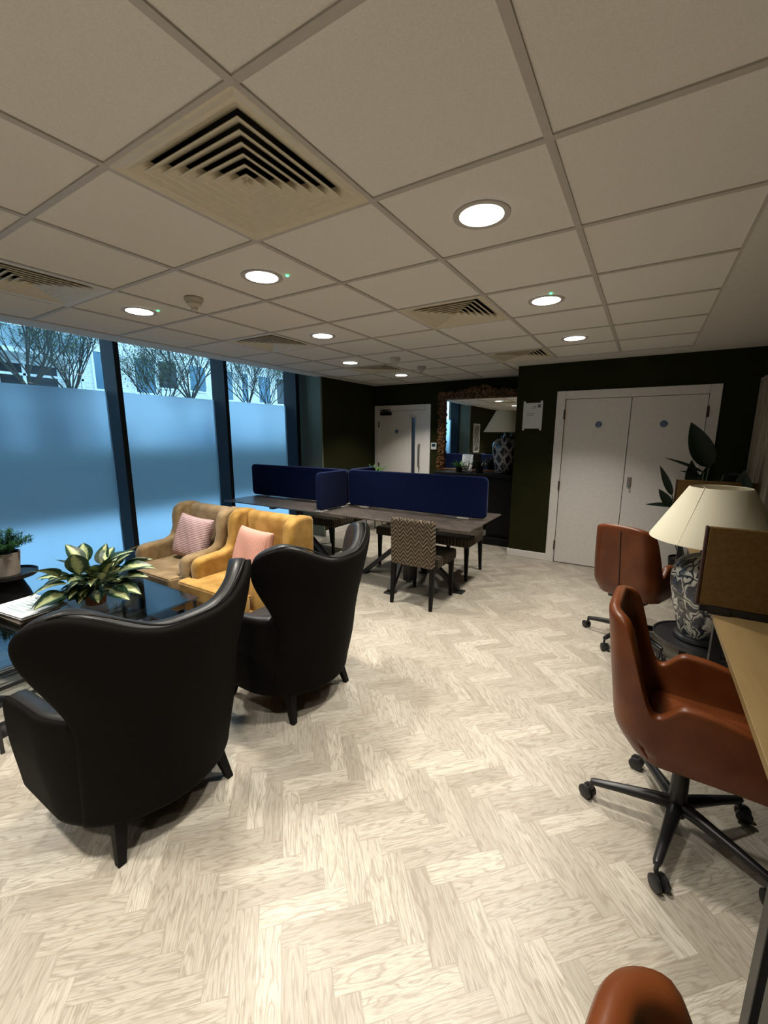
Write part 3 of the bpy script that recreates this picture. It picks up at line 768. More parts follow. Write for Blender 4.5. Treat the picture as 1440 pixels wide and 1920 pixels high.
# ------------------------------------------------------------------ golden desks on the right
def desk(y0, y1, label):
    t = thing('desk', label, 'desk', (.92, (y0+y1)/2, 0), 0, 'golden laminate desks'); h = (y1-y0)/2
    obj('desktop', bx(-.27, .25, -h, h, ZT-.028, ZT), 'desk', t, bevel=.002)
    for s in (-1, 1):
        y = s*(h-.035)
        b = box(B(), -.262, -.222, y-.025, y+.025, 0, ZT-.03); box(b, .19, .23, y-.025, y+.025, 0, ZT-.03); box(b, -.222, .19, y-.025, y+.025, 0, .04); box(b, -.222, .19, y-.025, y+.025, ZT-.07, ZT-.03)
        obj('leg_frame', b, 'black', t, bevel=.002)
    obj('modesty_panel', bx(.20, .215, -h+.06, h-.06, .30, ZT-.07), 'black', t, smooth=False)
    return t
desk(.30, 1.56, 'golden laminate desk at the right edge, with the foreground swivel chair')
desk(-.97, .27, 'golden laminate desk nearest the viewer, below the right edge')
desk(2.62, 3.93, 'golden laminate desk behind the table lamp, mostly hidden')
def tan_screen(y, label):
    s = thing('desk_screen', label, 'desk divider', (.868, y, ZT+.035), 0, 'mustard felt desk screens')
    obj('panel', bx(-.275, .29, -.012, .012, 0, .365), 'screen', s, bevel=.004)
    obj('edge_trim', bx(-.287, -.2755, -.014, .014, -.002, .367), 'screen_edge', s, bevel=.003)
    b = B()
    for q in (-.2, .2): box(b, q-.04, q+.04, -.02, .02, -.0345, 0)
    box(b, -.27, .29, -.010, .010, -.03, -.001)  # full-length black strip stands in for the shadow in the gap below
    obj('bracket', b, 'black', s, bevel=.001)
tan_screen(1.53, 'mustard felt screen at the far end of the foreground desk')
tan_screen(3.90, 'mustard felt screen behind the cream lamp shade')
tan_screen(.285, 'mustard felt screen between the two nearest desks beyond the right edge') if False else None

# ------------------------------------------------------------------ lamps
def table_lamp(label, loc, m):
    t = thing('table_lamp', label, 'lamp', loc, 0, 'cream shaded jar lamps')
    obj('base', lathe(B(), [(0, 0), (.12, 0), (.125, .008), (.12, .022), (.10, .03), (0, .03)], 40), 'black', t)
    obj('jar', lathe(B(), [(0, .03), (.095, .03), (.105, .05), (.128, .13), (.15, .22), (.165, .31), (.168, .37), (.155, .425), (.12, .465), (.07, .485), (.05, .49), (.048, .52), (.0, .52)], 48), m, t)
    obj('stem', lathe(B(), [(0, .52), (.02, .52), (.018, .60), (.008, .62), (.008, .80), (0, .80)], 16), 'steel', t)
    b = lathe(B(), [(.292, .575), (.295, .574), (.2945, .580), (.1385, .860), (.134, .863), (.1325, .860), (.288, .58), (.292, .575)], 72)
    sh = obj('lamp_shade', b, 'shade', t)
    obj('shade_seam', tube(B(), [(-.2965*math.cos(.95), -.2965*math.sin(.95)*1, .576), (-.1385*math.cos(.95), -.1385*math.sin(.95), .862)], .0015, 5), 'shade', sh)
    b = B(); 
    for k in range(3): a = 2*PI*k/3; tube(b, [(0, 0, .80), (.135*math.cos(a), .135*math.sin(a), .855)], .002, 6)
    obj('shade_carrier', b, 'steel', t)
    obj('bulb', lathe(B(), [(0, .64), (.014, .645), (.014, .67), (.03, .71), (.03, .73), (.018, .755), (0, .76)], 20), 'paper', t)
table_lamp('cream shaded lamp on a blue and white floral jar between the desks', (.675, 2.02, .412), 'jar_f')
table_lamp('cream shaded lamp on a diamond patterned jar on the black console', (-1.385, 5.15, 1.012), 'jar_d')
t = thing('side_table', 'low round black table carrying the floral jar lamp', 'side table', (.675, 2.02, 0))
obj('table_top', lathe(B(), [(0, .395), (.20, .395), (.215, .40), (.22, .418), (.214, .418), (.208, .410), (0, .410)], 48), 'black', t)
obj('pedestal', lathe(B(), [(0, 0), (.17, 0), (.17, .012), (.07, .03), (.045, .10), (.045, .34), (.08, .395), (0, .395)], 32), 'black', t)

# ------------------------------------------------------------------ far alcove: console, mirror, notice, thermostat
t = thing('console', 'long black console under the gilt mirror with two plinth cabinets', 'console', (-1.74, 5.16, 0))
obj('top', bx(-.63, .62, -.23, .22, .965, 1.005), 'blackwood', t, bevel=.006)
obj('plinth', bx(.17, .62, -.26, .22, 0, .10), 'blackwood', t, bevel=.004)
for a, b_ in ((.20, .60), (-.60, -.22)):
    cb = obj('cabinet', bx(a, b_, -.19, .20, .10 if a > 0 else .0, .965), 'blackwood', t, bevel=.004)
    obj('door_panel', bx(a+.02, b_-.02, -.20, -.19, .14, .93), 'blackwood', cb, bevel=.003)
obj('leg', bx(.10, .14, -.19, -.15, 0, .965), 'blackwood', t)

t = thing('wall_mirror', 'large mirror in an ornate antique gilt frame', 'mirror', (-1.77, 5.335, 1.0), math.radians(1.3))
mw, mh = .60, 1.08
obj('mirror_glass', bx(-mw, mw, -.004, .004, .02, mh), 'mirror', t, smooth=False)
rng = random.Random(3)
b = B()
def blob(b, c, sx, sy, sz, rot=0.0):
    mx = Matrix.Translation(c) @ Matrix.Rotation(rot, 4, 'Y') @ Matrix.Diagonal((sx, sy, sz, 1))
    bmesh.ops.create_icosphere(b, subdivisions=1, radius=1, matrix=mx)
path = []
for k in range(60): path.append((-mw-.055, .0 + (mh+.06)*k/59, 0))
for k in range(66): path.append((-mw-.055 + (2*mw+.11)*k/65, mh+.06, 1))
for k in range(60): path.append((mw+.055, (mh+.06)*(1-k/59), 2))
for x, z, sd in path:
    for q in range(6):
        r = rng.uniform(.006, .017); blob(b, Vector((x + rng.uniform(-.055, .05), -.03 + rng.uniform(-.022, .012), z + rng.uniform(-.045, .045))), r*rng.uniform(.8, 2.0), r*.9, r*rng.uniform(.8, 2.0), rng.uniform(0, PI))
for k in range(90):   # crest
    a = rng.uniform(-1, 1); hgt = .09*(1-abs(a)**1.3); x = a*.42
    r = rng.uniform(.012, .03); blob(b, Vector((x, -.03+rng.uniform(-.02, .01), mh+.08+rng.uniform(0, max(.01, hgt)))), r*1.4, r, r*1.2, rng.uniform(0, PI))
for cx in (-mw-.06, mw+.06):   # corner shells
    for k in range(16): a = rng.uniform(0, 2*PI); blob(b, Vector((cx+.05*math.cos(a), -.035, mh+.06+.05*math.sin(a))), .028, .02, .014, -a)
obj('carved_frame', b, 'gold', t)
b = B()
for x0, x1, z0, z1 in ((-mw-.09, -mw+.01, 0, mh+.09), (mw-.01, mw+.09, 0, mh+.09), (-mw-.09, mw+.09, mh-.005, mh+.10), (-mw-.09, mw+.09, 0, .03)): box(b, x0, x1, -.03, .02, z0, z1)
obj('frame_backing', b, 'gold', t, bevel=.008)

t = thing('notice', 'white paper notice taped to the olive pier', 'notice', (-.893, 4.549, 1.775))
obj('sheet', bx(-.113, .113, -.0016, -.0004, -.152, .152), 'paper', t, smooth=False)
b = B()
for sx in (-1, 1):
    for sz in (-1, 1): box(b, sx*.10-.012, sx*.10+.012, -.0022, -.0016, sz*.152-.022, sz*.152+.022)
obj('tape', b, 'paper', t, smooth=False)
b = B(); box(b, .055, .092, -.0022, -.0017, .095, .132); bmesh.ops.delete(b, geom=[], context='VERTS')
lg = obj('printed_logo', b, 'ink', t, smooth=False)
b = B()
for x0, x1, z in ((-.02, .04, .088), (-.075, .02, .028), (-.075, .015, .003), (.0, .045, .105)): box(b, x0, x1, -.0022, -.0017, z, z+.0055)
obj('printed_lines', b, 'ink', t, smooth=False)
t = thing('wall_controller', 'small white wall controller with dark display right of the far door', 'thermostat', (-2.60, 5.418, 1.365))
obj('casing', bx(-.05, .05, -.022, 0, -.055, .055), 'paper', t, bevel=.006)
obj('display', bx(-.032, .032, -.0235, -.0215, -.008, .038), 'darkpane', t, smooth=False)
t = thing('sign_holder', 'white printed sheet in a stand among ferns on the console', 'sign', (-1.92, 5.10, 1.005), math.radians(-4))
b = bx(-.085, .085, -.0015, .0015, .02, .26); o = obj('sheet', b, 'paper_bright', t, smooth=False); o.rotation_euler.x = math.radians(-10)
b = B()
for z, w in ((.235, .06), (.215, .04), (.19, .05), (.175, .05), (.16, .045), (.14, .05)): box(b, -w, w, -.0024, -.0016, z, z+.005)
o2 = obj('printed_lines', b, 'ink', o, smooth=False)
obj('stand_foot', bx(-.087, .087, -.04, .05, 0, .012), 'steel', t, bevel=.002)

t = thing('wall_art', 'weathered cream and brown abstract panel on the right wall', 'artwork', (1.188, 4.02, 1.50))
obj('art_panel', bx(-.022, 0, -.42, .42, -.62, .55), 'art', t, bevel=.004)
b = B(); 
for y0, y1, z0, z1 in ((-.44, -.41, -.64, .57), (.41, .44, -.64, .57), (-.44, .44, .54, .57), (-.44, .44, -.64, -.61)): box(b, -.034, 0, y0, y1, z0, z1)
obj('art_frame', b, 'pages', t, bevel=.003)
t = thing('wall_art', 'black and white print on the near window-side wall, seen in the mirror', 'artwork', (-3.748, -.75, 1.45))
obj('art_panel', bx(0, .02, -.26, .26, -.38, .38), 'mono', t, bevel=.003)
b = B()
for y0, y1, z0, z1 in ((-.30, -.255, -.42, .42), (.255, .30, -.42, .42), (-.30, .30, .375, .42), (-.30, .30, -.42, -.375)): box(b, 0, .028, y0, y1, z0, z1)
obj('art_frame', b, 'paper', t, bevel=.002)

# ------------------------------------------------------------------ plants
def leaf(b, base, d, length, width, curl=.35, fold=.15, roll=0.0, n=8, m=4, tipp=1.0, uvl=None):
    """leaf blade from base along d, drooping; UV x across, y along"""
    d = Vector(d).normalized(); side = d.cross(Vector((0, 0, 1)))
    side = side.normalized() if side.length > 1e-3 else Vector((1, 0, 0)); nrm = side.cross(d)
    side, nrm = side*math.cos(roll) + nrm*math.sin(roll), nrm*math.cos(roll) - side*math.sin(roll)
    uvl = b.loops.layers.uv.verify(); rows = []
    for i in range(n+1):
        u = i/n; w = width*(math.sin(PI*min(1, u**.72))**.85)*(1 if u < .999 else 0) + .0008
        c = Vector(base) + d*length*(u - .10*curl*u*u) + nrm*(-curl*length*.5*u*u)
        rows.append([b.verts.new(c + side*w*(2*j/m-1)/2 + nrm*fold*w*abs(2*j/m-1)) for j in range(m+1)])
    for i in range(n):
        for j in range(m):
            f = b.faces.new((rows[i][j], rows[i][j+1], rows[i+1][j+1], rows[i+1][j]))
            for lp, (uu, vv) in zip(f.loops, ((j/m, i/n), ((j+1)/m, i/n), ((j+1)/m, (i+1)/n), (j/m, (i+1)/n))): lp[uvl].uv = (uu, vv)
def pot(parent, r0, r1, h, m, soil=True):
    obj('pot', lathe(B(), [(0, 0), (r0, 0), (r1, h), (r1-.008, h), (r1-.012, h-.02), (0, h-.02)], 36), m, parent)
    obj('soil', lathe(B(), [(0, h-.017), (r1-.012, h-.019)], 24), 'soil', parent)
def foliage(parent, m, leaves, stems, sr=.003, thick=.0012):
    b = B()
    for L in leaves: leaf(b, *L[0], **L[1])
    obj('foliage', b, m, parent)
    b = B()
    for s in stems: tube(b, s, sr, 6)
    if stems: obj('stems', b, 'stem', parent)
    else: b.free()
# dieffenbachia on the coffee table
rng = random.Random(11)
t = thing('potted_plant', 'leafy plant with cream and green variegated leaves on the low table', 'potted plant', (-2.70, .42, .4345))
pot(t, .055, .072, .085, 'terracotta')
Ls, St = [], []
for k in range(60):
    a = k*2.4 + rng.uniform(-.3, .3); el = rng.uniform(-.15, 1.0) if k > 6 else rng.uniform(.9, 1.3)
    rr = rng.uniform(.04, .17); top = Vector((math.cos(a)*rr*1.2, math.sin(a)*rr*1.2, .12 + .16*math.sin(el)*rng.uniform(.6, 1)))
    ln = rng.uniform(.15, .21)
    Ls.append(((top, (math.cos(a)*math.cos(el), math.sin(a)*math.cos(el), math.sin(el)*.8), ln, ln*.62), dict(curl=rng.uniform(.3, .9), fold=.16, roll=rng.uniform(-.5, .5), n=9, m=6)))
    St.append([(0, 0, .08), (top.x*.4, top.y*.4, top.z*.6+.04), tuple(top)])
for k in range(18):
    a = k*2.4 + .8; el = rng.uniform(-.75, .0); ln = rng.uniform(.13, .18); top = Vector((math.cos(a)*.075, math.sin(a)*.075, rng.uniform(.10, .17)))
    Ls.append(((top, (math.cos(a)*math.cos(el), math.sin(a)*math.cos(el), math.sin(el)), ln*.8, ln*.55), dict(curl=.3, fold=.16, roll=rng.uniform(-.4, .4), n=9, m=6)))
    St.append([(0, 0, .08), (top.x*.5, top.y*.5, top.z), tuple(top)])
Ls = [(a_, b_) for a_, b_ in Ls]
foliage(t, 'dieff', Ls, St, .0035)
# asparagus fern on side table
t = thing('potted_plant', 'feathery green fern in a beige pot on the round side table', 'potted plant', (-3.70, .255, .50))
pot(t, .078, .098, .17, 'pot')
Ls, St = [], []; rng = random.Random(5)
for k in range(80):
    a = rng.uniform(0, 2*PI); el = rng.uniform(.75, 1.5); ln = rng.uniform(.16, .27); p0 = Vector((math.cos(a)*.03, math.sin(a)*.03, .16)); pts = []
    for q in range(9):
        u = q/8; pts.append(p0 + Vector((math.cos(a)*math.cos(el)*ln*u, math.sin(a)*math.cos(el)*ln*u, math.sin(el)*ln*u - .08*u*u)))
    St.append(pts)
    for q in range(2, 9):
        for z in range(9):
            dd = Vector((rng.uniform(-1, 1), rng.uniform(-1, 1), rng.uniform(-.4, .9)))
            Ls.append(((pts[q], dd, rng.uniform(.022, .042), .006), dict(curl=.2, fold=.0, n=2, m=2)))
foliage(t, 'fern', Ls, St, .0012)
t = thing('side_table', 'round black pedestal table with a raised rim beside the window, fern on top', 'side table', (-3.70, .255, 0))
obj('table_top', lathe(B(), [(0, .482), (.175, .482), (.185, .49), (.187, .515), (.179, .515), (.175, .50), (0, .498)], 48), 'black', t)
obj('pedestal', lathe(B(), [(0, 0), (.19, 0), (.19, .02), (.175, .12), (.15, .25), (.12, .36), (.09, .44), (.08, .482), (0, .482)], 40), 'blackwood', t)
# bird of paradise
t = thing('potted_plant', 'tall dark plant with broad pointed leaves in front of the double doors', 'potted plant', (.78, 4.18, 0))
pot(t, .13, .17, .34, 'blackwood')
Ls, St = [], []
spec = [((.05, -.08, 1.25), (-.40, 0, .92), .46, .19, .10, 1.6), ((.02, -.05, 1.20), (-.28, 0, .15), .36, .055, .25, .5), ((-.20, 0, .96), (-.12, 0, .27), .32, .065, .10, 1.5),
        ((-.19, 0, .84), (-.12, 0, .17), .22, .085, .10, 1.4), ((-.17, 0, .86), (-1.0, -.1, .03), .25, .07, .12, .5), ((-.05, 0, 1.00), (-.10, 0, 1.0), .32, .11, .12, 1.6),
        ((-.19, 0, .66), (-.8, -.1, -.75), .28, .03, .05, .4), ((.02, -.02, 1.15), (-.7, 0, .35), .2, .05, .4, .6), ((.12, 0, .95), (.4, -.1, .9), .34, .16, .4, 1.4), ((.02, -.02, 1.02), (.15, 0, 1.0), .30, .10, .3, 1.5),
        ((.26, -.25, .92), (.12, -.2, 1.0), .36, .20, .25, 1.4), ((.15, -.2, 1.20), (.5, -.4, .15), .22, .04, .5, .5), ((.2, -.2, .80), (.3, -.3, .6), .30, .13, .4, 1.2)]
for p, d_, ln, w, cu, ro in spec:
    Ls.append(((p, d_, ln, w), dict(curl=cu, fold=.08, roll=ro, n=12, m=4))); St.append([(p[0]*.1, p[1]*.1, .30), (p[0]*.5, p[1]*.5, p[2]*.6), p])
foliage(t, 'darkleaf', Ls, St, .007)
# ferns on console, plant behind tables
def strap_plant(label, loc, n, ln, w, potr, poth, m='green_leaf', el=(.3, 1.2), seed=1, pm='blackwood', curl=1.2):
    t = thing('potted_plant', label, 'potted plant', loc); pot(t, potr*.8, potr, poth, pm); rng = random.Random(seed); Ls = []
    for k in range(n):
        a = k*2.399; e = rng.uniform(*el); L = ln*rng.uniform(.7, 1.1)
        Ls.append(((Vector((math.cos(a)*.015, math.sin(a)*.015, poth-.02)), (math.cos(a)*math.cos(e), math.sin(a)*math.cos(e), math.sin(e)), L, w*rng.uniform(.7, 1.1)), dict(curl=curl*rng.uniform(.5, 1.2), fold=.15, roll=rng.uniform(-.3, .3), n=8, m=2)))
    foliage(t, m, Ls, []); return t
strap_plant('small arching green plant in front of the printed sheet on the console', (-2.0, 5.02, 1.005), 40, .17, .022, .05, .07, 'fern', (.45, 1.2), 3, curl=.7)
strap_plant('dark leafy plant between the printed sheet and the console lamp', (-1.70, 5.05, 1.005), 46, .20, .024, .06, .08, 'darkleaf', (.5, 1.3), 4, curl=.7)
t = strap_plant('bright green strappy plant showing over the joint of the navy screens', (-3.32, 4.75, .74), 26, .34, .045, .11, .16, 'green_leaf', (.35, 1.3), 8, 'pot', .9)
t = thing('plant_stand', 'tall black stand under the strappy plant behind the tables', 'plant stand', (-3.32, 4.75, 0))
obj('stand_top', lathe(B(), [(0, .72), (.15, .72), (.15, .738), (0, .738)], 32), 'black', t)
for k in range(3):
    a = 2*PI*k/3; obj('leg', tube(B(), [(.16*math.cos(a), .16*math.sin(a), .0), (.10*math.cos(a), .10*math.sin(a), .722)], .009, 8), 'black', t)

# ------------------------------------------------------------------ coffee tables, books
t = thing('coffee_table', 'low glass topped coffee table with a lower shelf of widely spaced black bars', 'coffee table', (-2.72, .28, 0))
obj('glass_top', bx(-.50, .50, -.57, .57, .422, .434), 'tglass', t, bevel=.002)
for x in [-.50, -.41, -.23, -.05, .13, .31, .50]:
    obj('shelf_bar', bx(x-.009, x+.009, -.53, .53, .143, .157), 'black', t, smooth=False)
b = box(B(), -.507, .507, -.545, -.53, .143, .157); box(b, -.507, .507, .53, .545, .143, .157); obj('shelf_frame', b, 'black', t, smooth=False)
for sx in (-1, 1):
    for sy in (-1, 1): obj('leg', bx(sx*.50-.008, sx*.50+.008, sy*.538-.008, sy*.538+.008, 0, .421), 'black', t, smooth=False)
def book(label, loc, rz, w, l, h, cover, lines=True):
    t = thing('book', label, 'book', loc, rz, 'books on the low table')
    obj('cover', bx(-w/2, w/2, -l/2, l/2, h-.003, h), cover, t, smooth=False); obj('back_cover', bx(-w/2, w/2, -l/2, l/2, 0, .003), cover, t, smooth=False)
    obj('pages', bx(-w/2+.004, w/2-.004, -l/2+.003, l/2-.003, .003, h-.003), 'pages', t, smooth=False)
    if lines:
        b = B(); rg = random.Random(2)
        for k in range(7): y = -l/2+.05+k*.026; x = -w/2+.07+rg.uniform(0, .03); box(b, x, x+rg.uniform(.08, .2), y, y+.004, h, h+.0008)
        obj('printed_lines', b, 'ink_green', t, smooth=False)
book('wide book with beige page edges lying under the white magazine', (-2.885, .115, .4345), math.radians(6), .30, .22, .035, 'pages', False)
book('white covered magazine with green and grey print, topmost on the pile', (-2.88, .12, .470), math.radians(8), .36, .25, .014, 'paper_bright')

# ------------------------------------------------------------------ chevron lounge chair and the seated person at the left edge
cushion('cushion', 'dark navy knitted cushion lying at the near end of the glass table', 'cushion', 'denim', .24, .20, .10, (-2.93, -.155, .515), (math.radians(20), 0, math.radians(20)))
c = copy_tree(ch); c.location = (-3.47, -.21, 0); c.rotation_euler.z = 0; c['label'] = 'chevron upholstered chair at the left edge, by the round side table'
t = thing('pouf', 'round dark pouf on which the person sits, outside the left edge', 'pouf', (-2.50, -1.08, 0))
obj('cover', lathe(B(), [(0, 0), (.25, 0), (.28, .04), (.285, .36), (.26, .41), (0, .42)], 40), 'knit', t)
def person():
    t = thing('person', 'seated person in dark denim and a dark jumper, hands on knees, facing the low table', 'person', (-2.50, -1.02, 0), PI/2)
    me = bpy.data.meshes.new('body'); bm = bmesh.new()
    V = {}
    def v(n, x, y, z): V[n] = bm.verts.new((x, y, z))
    v('pel', 0, 0, .52); v('sp1', .0, 0, .68); v('sp2', -.01, 0, .86); v('chest', .0, 0, .98); v('neck', .03, 0, 1.10); v('head0', .05, 0, 1.16); v('head', .06, 0, 1.25); v('head2', .055, 0, 1.33)
    E = [('pel', 'sp1'), ('sp1', 'sp2'), ('sp2', 'chest'), ('chest', 'neck'), ('neck', 'head0'), ('head0', 'head'), ('head', 'head2')]
    for s, n in ((1, 'l'), (-1, 'r')):
        v('hip'+n, .02, s*.10, .50); fx = .86 if s > 0 else .80
        v('kne'+n, .53 if s < 0 else .56, s*.15, .53); v('shn'+n, .62 if s > 0 else .56, s*.155, .30); v('ank'+n, .74 if s > 0 else .66, s*.16, .10)
        v('sho'+n, .0, s*.17, 1.02); v('elb'+n, .12, s*.24, .76); v('wri'+n, .40, s*.17, .635); v('pal'+n, .47, s*.155, .62)
        E += [('pel', 'hip'+n), ('hip'+n, 'kne'+n), ('kne'+n, 'shn'+n), ('shn'+n, 'ank'+n), ('chest', 'sho'+n), ('sho'+n, 'elb'+n), ('elb'+n, 'wri'+n), ('wri'+n, 'pal'+n)]
    for a, b in E: bm.edges.new((V[a], V[b]))
    order = list(V); bm.to_mesh(me); bm.free()
    o = link('body', me, t); me.materials.append(MAT['knit']); me.materials.append(MAT['denim']); me.materials.append(MAT['skin'])
    R = dict(pel=.135, sp1=.135, sp2=.145, chest=.14, neck=.055, head0=.06, head=.09, head2=.07)
    RR = dict(hip=.095, kne=.065, shn=.055, ank=.042, sho=.065, elb=.045, wri=.03, pal=.034)
    o.modifiers.new('skin', 'SKIN'); sd = me.skin_vertices[0].data
    for i, n in enumerate(order): r = R.get(n) or RR[n[:3]]; sd[i].radius = (r, r)
    sd[0].use_root = True
    k = o.modifiers.new('sub', 'SUBSURF'); k.levels = 2; k.render_levels = 2
    dg = bpy.context.evaluated_depsgraph_get(); ev = o.evaluated_get(dg); m2 = bpy.data.meshes.new_from_object(ev); o.modifiers.clear(); o.data = m2
    m2.materials.clear()
    for q in ('knit', 'denim', 'skin'): m2.materials.append(MAT[q])
    for p in m2.polygons:
        c = p.center; p.use_smooth = True
        p.material_index = 2 if (c.z > 1.12 or (c.x > .39 and c.z > .592 and abs(c.y) < .22 and c.x < .53 and c.z > .60)) else (1 if c.z < .60 or c.x > .3 else 0)
    # face and hair
    b = B(); bmesh.ops.create_uvsphere(b, u_segments=20, v_segments=14, radius=1, matrix=Matrix.Translation((.035, 0, 1.285)) @ Matrix.Diagonal((.103, .092, .115, 1)))
    bmesh.ops.delete(b, geom=[f for f in b.faces if f.calc_center_median().x > .085 and f.calc_center_median().z < 1.345], context='FACES')
    obj('hair', b, 'hair', t)
    b = B(); bmesh.ops.create_icosphere(b, subdivisions=2, radius=1, matrix=Matrix.Translation((.155, 0, 1.25)) @ Matrix.Diagonal((.014, .012, .024, 1)))
    obj('nose', b, 'skin', t)
    for s in (-1, 1):
        b = B(); bmesh.ops.create_icosphere(b, subdivisions=2, radius=.010, matrix=Matrix.Translation((.142, s*.032, 1.275))); obj('eye', b, 'paper', t)
        b = B()
        for f in range(4):
            y0 = s*.155 + (f-1.5)*.019; L = (.07, .08, .075, .058)[f]
            tube(b, [(.47, y0, .625), (.47+L*.5, y0*1.0, .625), (.47+L*.85, y0, .610), (.47+L, y0, .598)], [.009, .0088, .008, .0065], 8)
        tube(b, [(.45, s*.155 - s*.03, .62), (.485, s*.155 - s*.055, .618), (.51, s*.155 - s*.06, .612)], [.011, .0095, .008], 8)
        obj('fingers', b, 'skin', t)
    b = B(); tube(b, [(.15, -.025, 1.215), (.157, 0, 1.212), (.15, .025, 1.215)], [.003, .006, .003], 8); obj('mouth', b, 'tan', t)
    for s in (-1, 1):
        ax = .74 if s > 0 else .66; y = s*.16
        def ring(b, prof, z):
            return [b.verts.new((ax + px, y + py, z)) for px, py in prof]
        out = []
        for k in range(24):
            a = 2*PI*k/24; px = .06 + .148*math.cos(a); w = .046 + .008*math.cos(a); out.append((px, w*math.copysign(abs(math.sin(a))**.8, math.sin(a))))
        b = B(); r0 = ring(b, out, 0); r1 = ring(b, out, .03)
        for k in range(24): b.faces.new((r0[k], r0[(k+1) % 24], r1[(k+1) % 24], r1[k]))
        b.faces.new(r0[::-1]); b.faces.new(r1)
        sh = obj('shoe_sole', b, 'sole', t)
        b = B(); rr = []
        for z, k1, sh_ in ((.03, .96, 0), (.05, .95, -.004), (.075, .80, -.025), (.095, .62, -.05), (.115, .50, -.06)):
            rr.append([b.verts.new((ax + .06 + sh_ + (px-.06)*k1, y + py*min(1, k1+.1), z)) for px, py in out])
        for p, q in zip(rr, rr[1:]):
            for k in range(24): b.faces.new((p[k], p[(k+1) % 24], q[(k+1) % 24], q[k]))
        b.faces.new(rr[0][::-1]); b.faces.new(rr[-1])
        up_ = obj('shoe', b, 'canvas', t)
        b = B()
        for q in range(3): tube(b, [(ax+.05+q*.028, y-.03, .088-q*.012), (ax+.05+q*.028, y, .100-q*.012), (ax+.05+q*.028, y+.03, .088-q*.012)], .003, 6)
        tube(b, [(ax+.05, y, .10), (ax+.03, y-.05, .115), (ax+.08, y-.06, .10), (ax+.05, y, .10)], .0022, 6)
        obj('laces', b, 'sole', up_)
person()

# ------------------------------------------------------------------ outside the windows
struct('ground_outside', bx(-40, XW-.13, -20, 40, -.25, -.05), 'paving', 'pale paved ground outside the windows', 'ground', smooth=False)
def facade(name, x, y0, y1, z1, label, cols, depth=3.0):
    t = thing(name, label, 'building', (x, (y0+y1)/2, -.05)); h = (y1-y0)/2
    obj('wall', bx(-depth, 0, -h, h, 0, z1), 'brick', t, smooth=False)
    for (ya, yb, za, zb, m) in cols:
        w = obj('window', bx(-.02, .06, ya, yb, za, zb), 'rail', t, smooth=False)
        obj('pane', bx(.05, .075, ya+.07, yb-.07, za+.07, zb-.07), m, w, smooth=False)
    return t
rng = random.Random(9)
cols = []
for yy in range(0, 19):
    for zz in (.5, 3.35, 6.2, 9.0):
        wd = rng.choice((.55, .75, 1.0)); o_ = rng.uniform(0, .5)
        cols.append((-13+yy*1.4+o_, -13+yy*1.4+o_+wd, zz+rng.choice((0, .3)), zz+1.6, 'pane_out' if rng.random() < .6 else 'darkpane'))
facade('apartment_block', -19.0, 3, 30, 13, 'pale brick apartment block with blue tinted windows seen beyond the trees', cols)
cols = [(-4.5+q*1.5, -4.5+q*1.5+1.44, .3, 3.55, 'darkpane') for q in range(6)] + [(-4.4+q*1.7, -4.4+q*1.7+1.0, 4.5, 6, 'pane_out') for q in range(5)]
f = facade('balcony_block', -14.5, -4.2, 5.2, 11, 'pale building with dark glazed ground floor and white rails, behind the nearest window', cols)
b = B(); box(b, .9, .96, -4.7, 4.7, 3.08, 3.14); box(b, .9, .96, -4.7, 4.7, 2.3, 2.35)
for q in range(8): box(b, .9, .96, -4.7+q*1.33, -4.64+q*1.33, 0, 3.6)
obj('balcony_rail', b, 'rail', f, smooth=False)
obj('balcony_slab', bx(0, 1.3, -4.7, 4.7, 3.6, 3.72), 'rail', f, smooth=False)
obj('balcony_screen', bx(1.2, 1.26, -4.7, 4.7, 3.72, 4.25), 'balcony', f, smooth=False)
b = bx(-.4, .4, -14, 18, 0, 1.25)
bmesh.ops.subdivide_edges(b, edges=b.edges[:], cuts=20, use_grid_fill=True)
for v_ in b.verts: v_.co += Vector((rng.uniform(-.09, .09), rng.uniform(-.09, .09), rng.uniform(-.08, .08)))
tag(obj('hedge', b, 'hedge', None, (-9.6, 4, -.05)), 'low dark hedge seen as a dark band through the frosted film', 'hedge')
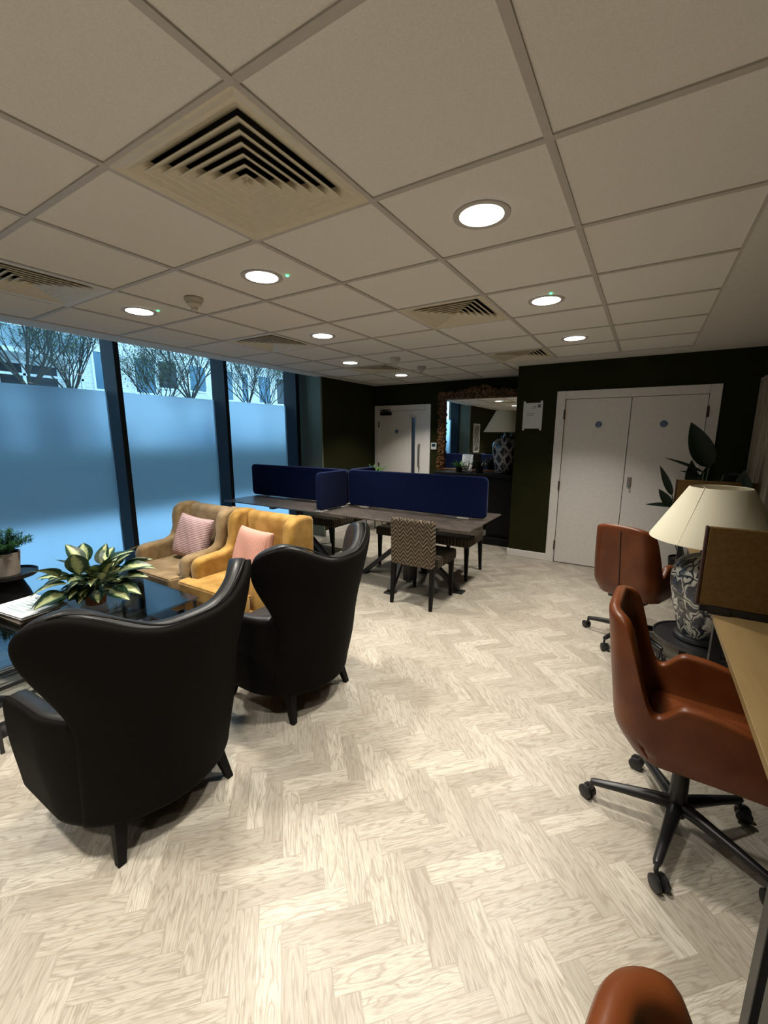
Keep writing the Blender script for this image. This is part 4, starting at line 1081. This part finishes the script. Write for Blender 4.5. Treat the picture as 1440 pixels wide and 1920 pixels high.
def tree(x, y, label, seed, h0=2.0, spread=1.0, leaves=260, lm='autumn'):
    rg = random.Random(seed); t = thing('tree', label, 'tree', (x, y, -.05), 0, 'trees outside the windows')
    tips = []
    b = B(); tube(b, [(0, 0, 0), (.02, .01, h0*.5), (0, 0, h0)], [.09, .075, .07], 8); obj('trunk', b, 'bark', t)
    b = B()
    def grow(p, d, ln, r, lev):
        q = p + d*ln; mid = p + d*ln*.5 + Vector((rg.uniform(-.05, .05), rg.uniform(-.05, .05), .03))*ln
        tube(b, [p, mid, q], [r, r*.8, r*.6], 6, cap=False)
        if lev == 0: tips.append(q); tips.append(mid); return
        for k in range(3 if lev > 1 else 3):
            nd = (d + Vector((rg.uniform(-.75, .75), rg.uniform(-.75, .75), rg.uniform(.0, .55)))*.85).normalized()
            grow(q if k else mid, nd, ln*rg.uniform(.6, .85), r*.6, lev-1)
    for k in range(7):
        a = 2*PI*k/7 + rg.uniform(-.3, .3); el = rg.uniform(.65, 1.2)
        grow(Vector((0, 0, h0)), Vector((math.cos(a)*math.cos(el)*spread, math.sin(a)*math.cos(el)*spread, math.sin(el))).normalized(), rg.uniform(.65, 1.0), .026, 4)
    obj('branches', b, 'bark', t)
    b = B()
    for k in range(leaves):
        p = rg.choice(tips) + Vector((rg.uniform(-.2, .2), rg.uniform(-.2, .2), rg.uniform(-.2, .2)))
        leaf(b, p, (rg.uniform(-1, 1), rg.uniform(-1, 1), rg.uniform(-.6, .6)), rg.uniform(.05, .09), .04, n=2, m=2)
    obj('foliage', b, lm, t)
tree(-9.2, 2.42, 'bare spreading tree centred in the nearest window', 1, 2.35, 1.1, 1200)
tree(-12.4, 4.35, 'slim tree with drooping leaves left of the first dark mullion', 2, 2.5, .6, 2200)
tree(-13.2, 7.2, 'leafy tree at the left of the middle window', 3, 2.3, 1.0, 4200)
tree(-9.9, 6.05, 'bare tree with many upright branches in the middle window', 4, 2.4, .9, 1500)
tree(-12.6, 10.2, 'thin tree in the farthest window', 5, 2.6, .8, 2600)
tree(-15.2, 13.6, 'second thin tree in the farthest window, by the end mullion', 6, 2.8, .9, 2600)
tree(-9.6, -.9, 'leafy tree at the far left edge of the nearest window', 7, 2.2, .9, 2600)
